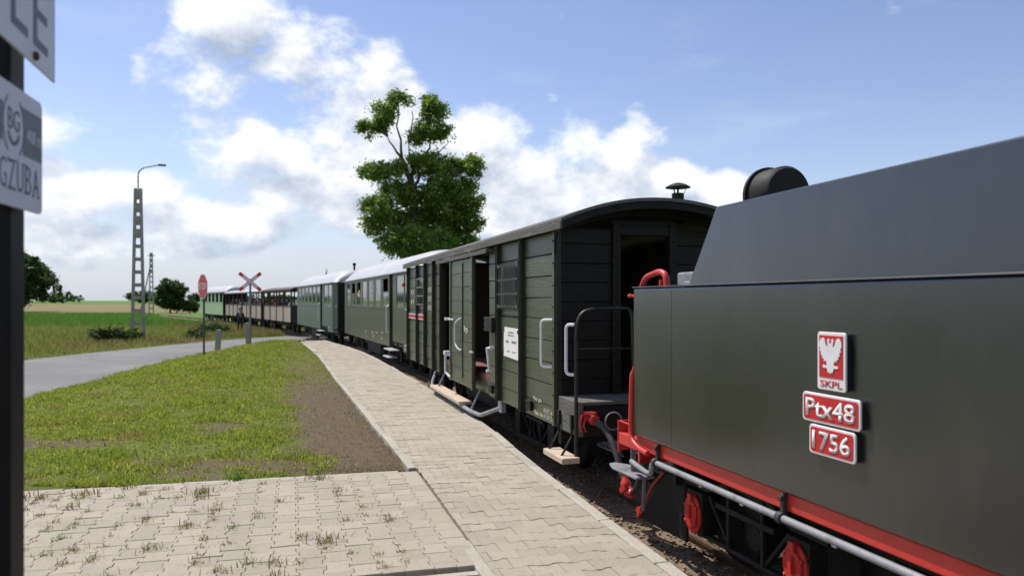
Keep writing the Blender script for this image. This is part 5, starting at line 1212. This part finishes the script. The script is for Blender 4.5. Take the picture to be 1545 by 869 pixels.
# small weeds in the joints of the footpath: four tuft shapes, copied
def tuft(seed, n, h, m, spread=.03, w=.004, lean=.9):
    g = np.random.default_rng(seed); return blades('tuft', g.normal(0, spread, n), g.normal(0, spread, n), np.zeros(n)-.004, h*g.uniform(.4, 1.1, n), np.full(n, w)*g.uniform(.6, 1.4, n), m, seed, lean, kind=None).data
tm = [tuft(1, 60, .045, 'dryblade', .032, .0045, 2.2), tuft(2, 44, .035, 'dryblade', .028, .0045, 2.6), tuft(3, 40, .04, 'weedgreen', .022, .006, 1.8), tuft(4, 80, .06, 'dryblade', .04, .005, 1.8)]
for o in [o for o in bpy.data.objects if o.name.startswith('tuft')]: bpy.data.objects.remove(o)
rw = random.Random(4)
for i in range(230):
    c = rw.choice([3,4,5,6,7,8,9,10,11,12,13,14,15,16,17,18,19,20,21,22,23,24]); p1 = .003+.165*c; p2 = rw.uniform(.1, 2.8)
    if rw.random() > .35+.03*c: continue
    w = PO+PE1*p1+PE2*p2; k = rw.choice([0, 0, 1, 1, 1, 1, 2, 3])
    if k == 3 and rw.random() < .4: k = 1
    o = link('weed_tuft', tm[k], None, None, 'small green weed tuft in a footpath joint' if k == 2 else 'small dry grass tuft in a footpath joint', 'weed', 'green weed tufts in the footpath joints' if k == 2 else 'dry grass tufts in the footpath joints', (w[0], w[1], -.003), rw.uniform(0, 6))
    s = rw.uniform(.7, 1.75); o.scale = (s*.9, s*.9, s)
o = link('broad_weed', tuft(9, 46, .11, 'weedgreen', .03, .016, .7), None, None, 'bright green leafy weed at the edge of the lawn and footpath', 'weed', None, (-2.62, 7.25, -.01))
o = link('track_weed', tuft(10, 60, .16, 'weedgreen', .05, .014, .8), None, None, 'green weed growing beside the rail near a red axle cover', 'weed', None, (1.75, 6.55, -.40))
for o in [o for o in bpy.data.objects if o.name.startswith('tuft')]: bpy.data.objects.remove(o)
for i, (x, y, s, mi) in enumerate(((-1.55, 15.0, 2.6, 3), (-1.75, 15.6, 2.2, 2), (-1.35, 14.5, 2.0, 3), (.35, 9.1, 1.4, 1), (.18, 9.7, 1.5, 1), (.85, 7.3, 1.2, 1))):
    link('platform_weed', tm[mi], None, None, 'dry weed growing between platform kerb and the van', 'weed', 'weeds under the platform edge', (x+.28, y+.1, -.40), i*1.3).scale = (s, s, s*1.5)

# ballast and litter beside the rails
def ballast():
    g = np.random.default_rng(15); N = 14000; s = arc_param(TRACK); q = 3.0+16*g.random(N)**1.3
    X = np.interp(q, s, TRACK[:, 0]); Y = np.interp(q, s, TRACK[:, 1]); X2 = np.interp(q+.3, s, TRACK[:, 0]); Y2 = np.interp(q+.3, s, TRACK[:, 1]); d = np.stack([X2-X, Y2-Y], 1); d /= np.linalg.norm(d, axis=1)[:, None]
    o = g.uniform(-.9, 1.25, N); X = X-d[:, 1]*o; Y = Y+d[:, 0]*o; Z = -.425+.03*(1-(o/1.25)**2)+np.interp(o, [0, .625, 1.25], [0, .042, .12])+.012*g.random(N)
    base = np.array([(1,0,0),(-1,0,0),(0,1,0),(0,-1,0),(0,0,1),(0,0,-1)], float); F0 = np.array([(0,2,4),(2,1,4),(1,3,4),(3,0,4),(2,0,5),(1,2,5),(3,1,5),(0,3,5)])
    sc = (.008+.022*g.random((N, 1))**2.2)[:, :, None]*g.uniform(.6, 1.2, (N, 6, 1)); ang = g.uniform(0, 6.28, N); ca, sa = np.cos(ang), np.sin(ang)
    B = np.repeat(base[None], N, 0)*sc; Bx = B[:, :, 0]*ca[:, None]-B[:, :, 1]*sa[:, None]; By = B[:, :, 0]*sa[:, None]+B[:, :, 1]*ca[:, None]
    V = np.stack([Bx+X[:, None], By+Y[:, None], B[:, :, 2]*.8+Z[:, None]], -1).reshape(-1, 3); F = (np.arange(N)[:, None, None]*6+F0[None]).reshape(-1, 3)
    link('ballast_stones', np_mesh('ballast_stones', V, F, 'ballast'), None, 'stuff', 'brown gravel and stones along the track', 'gravel')
ballast()
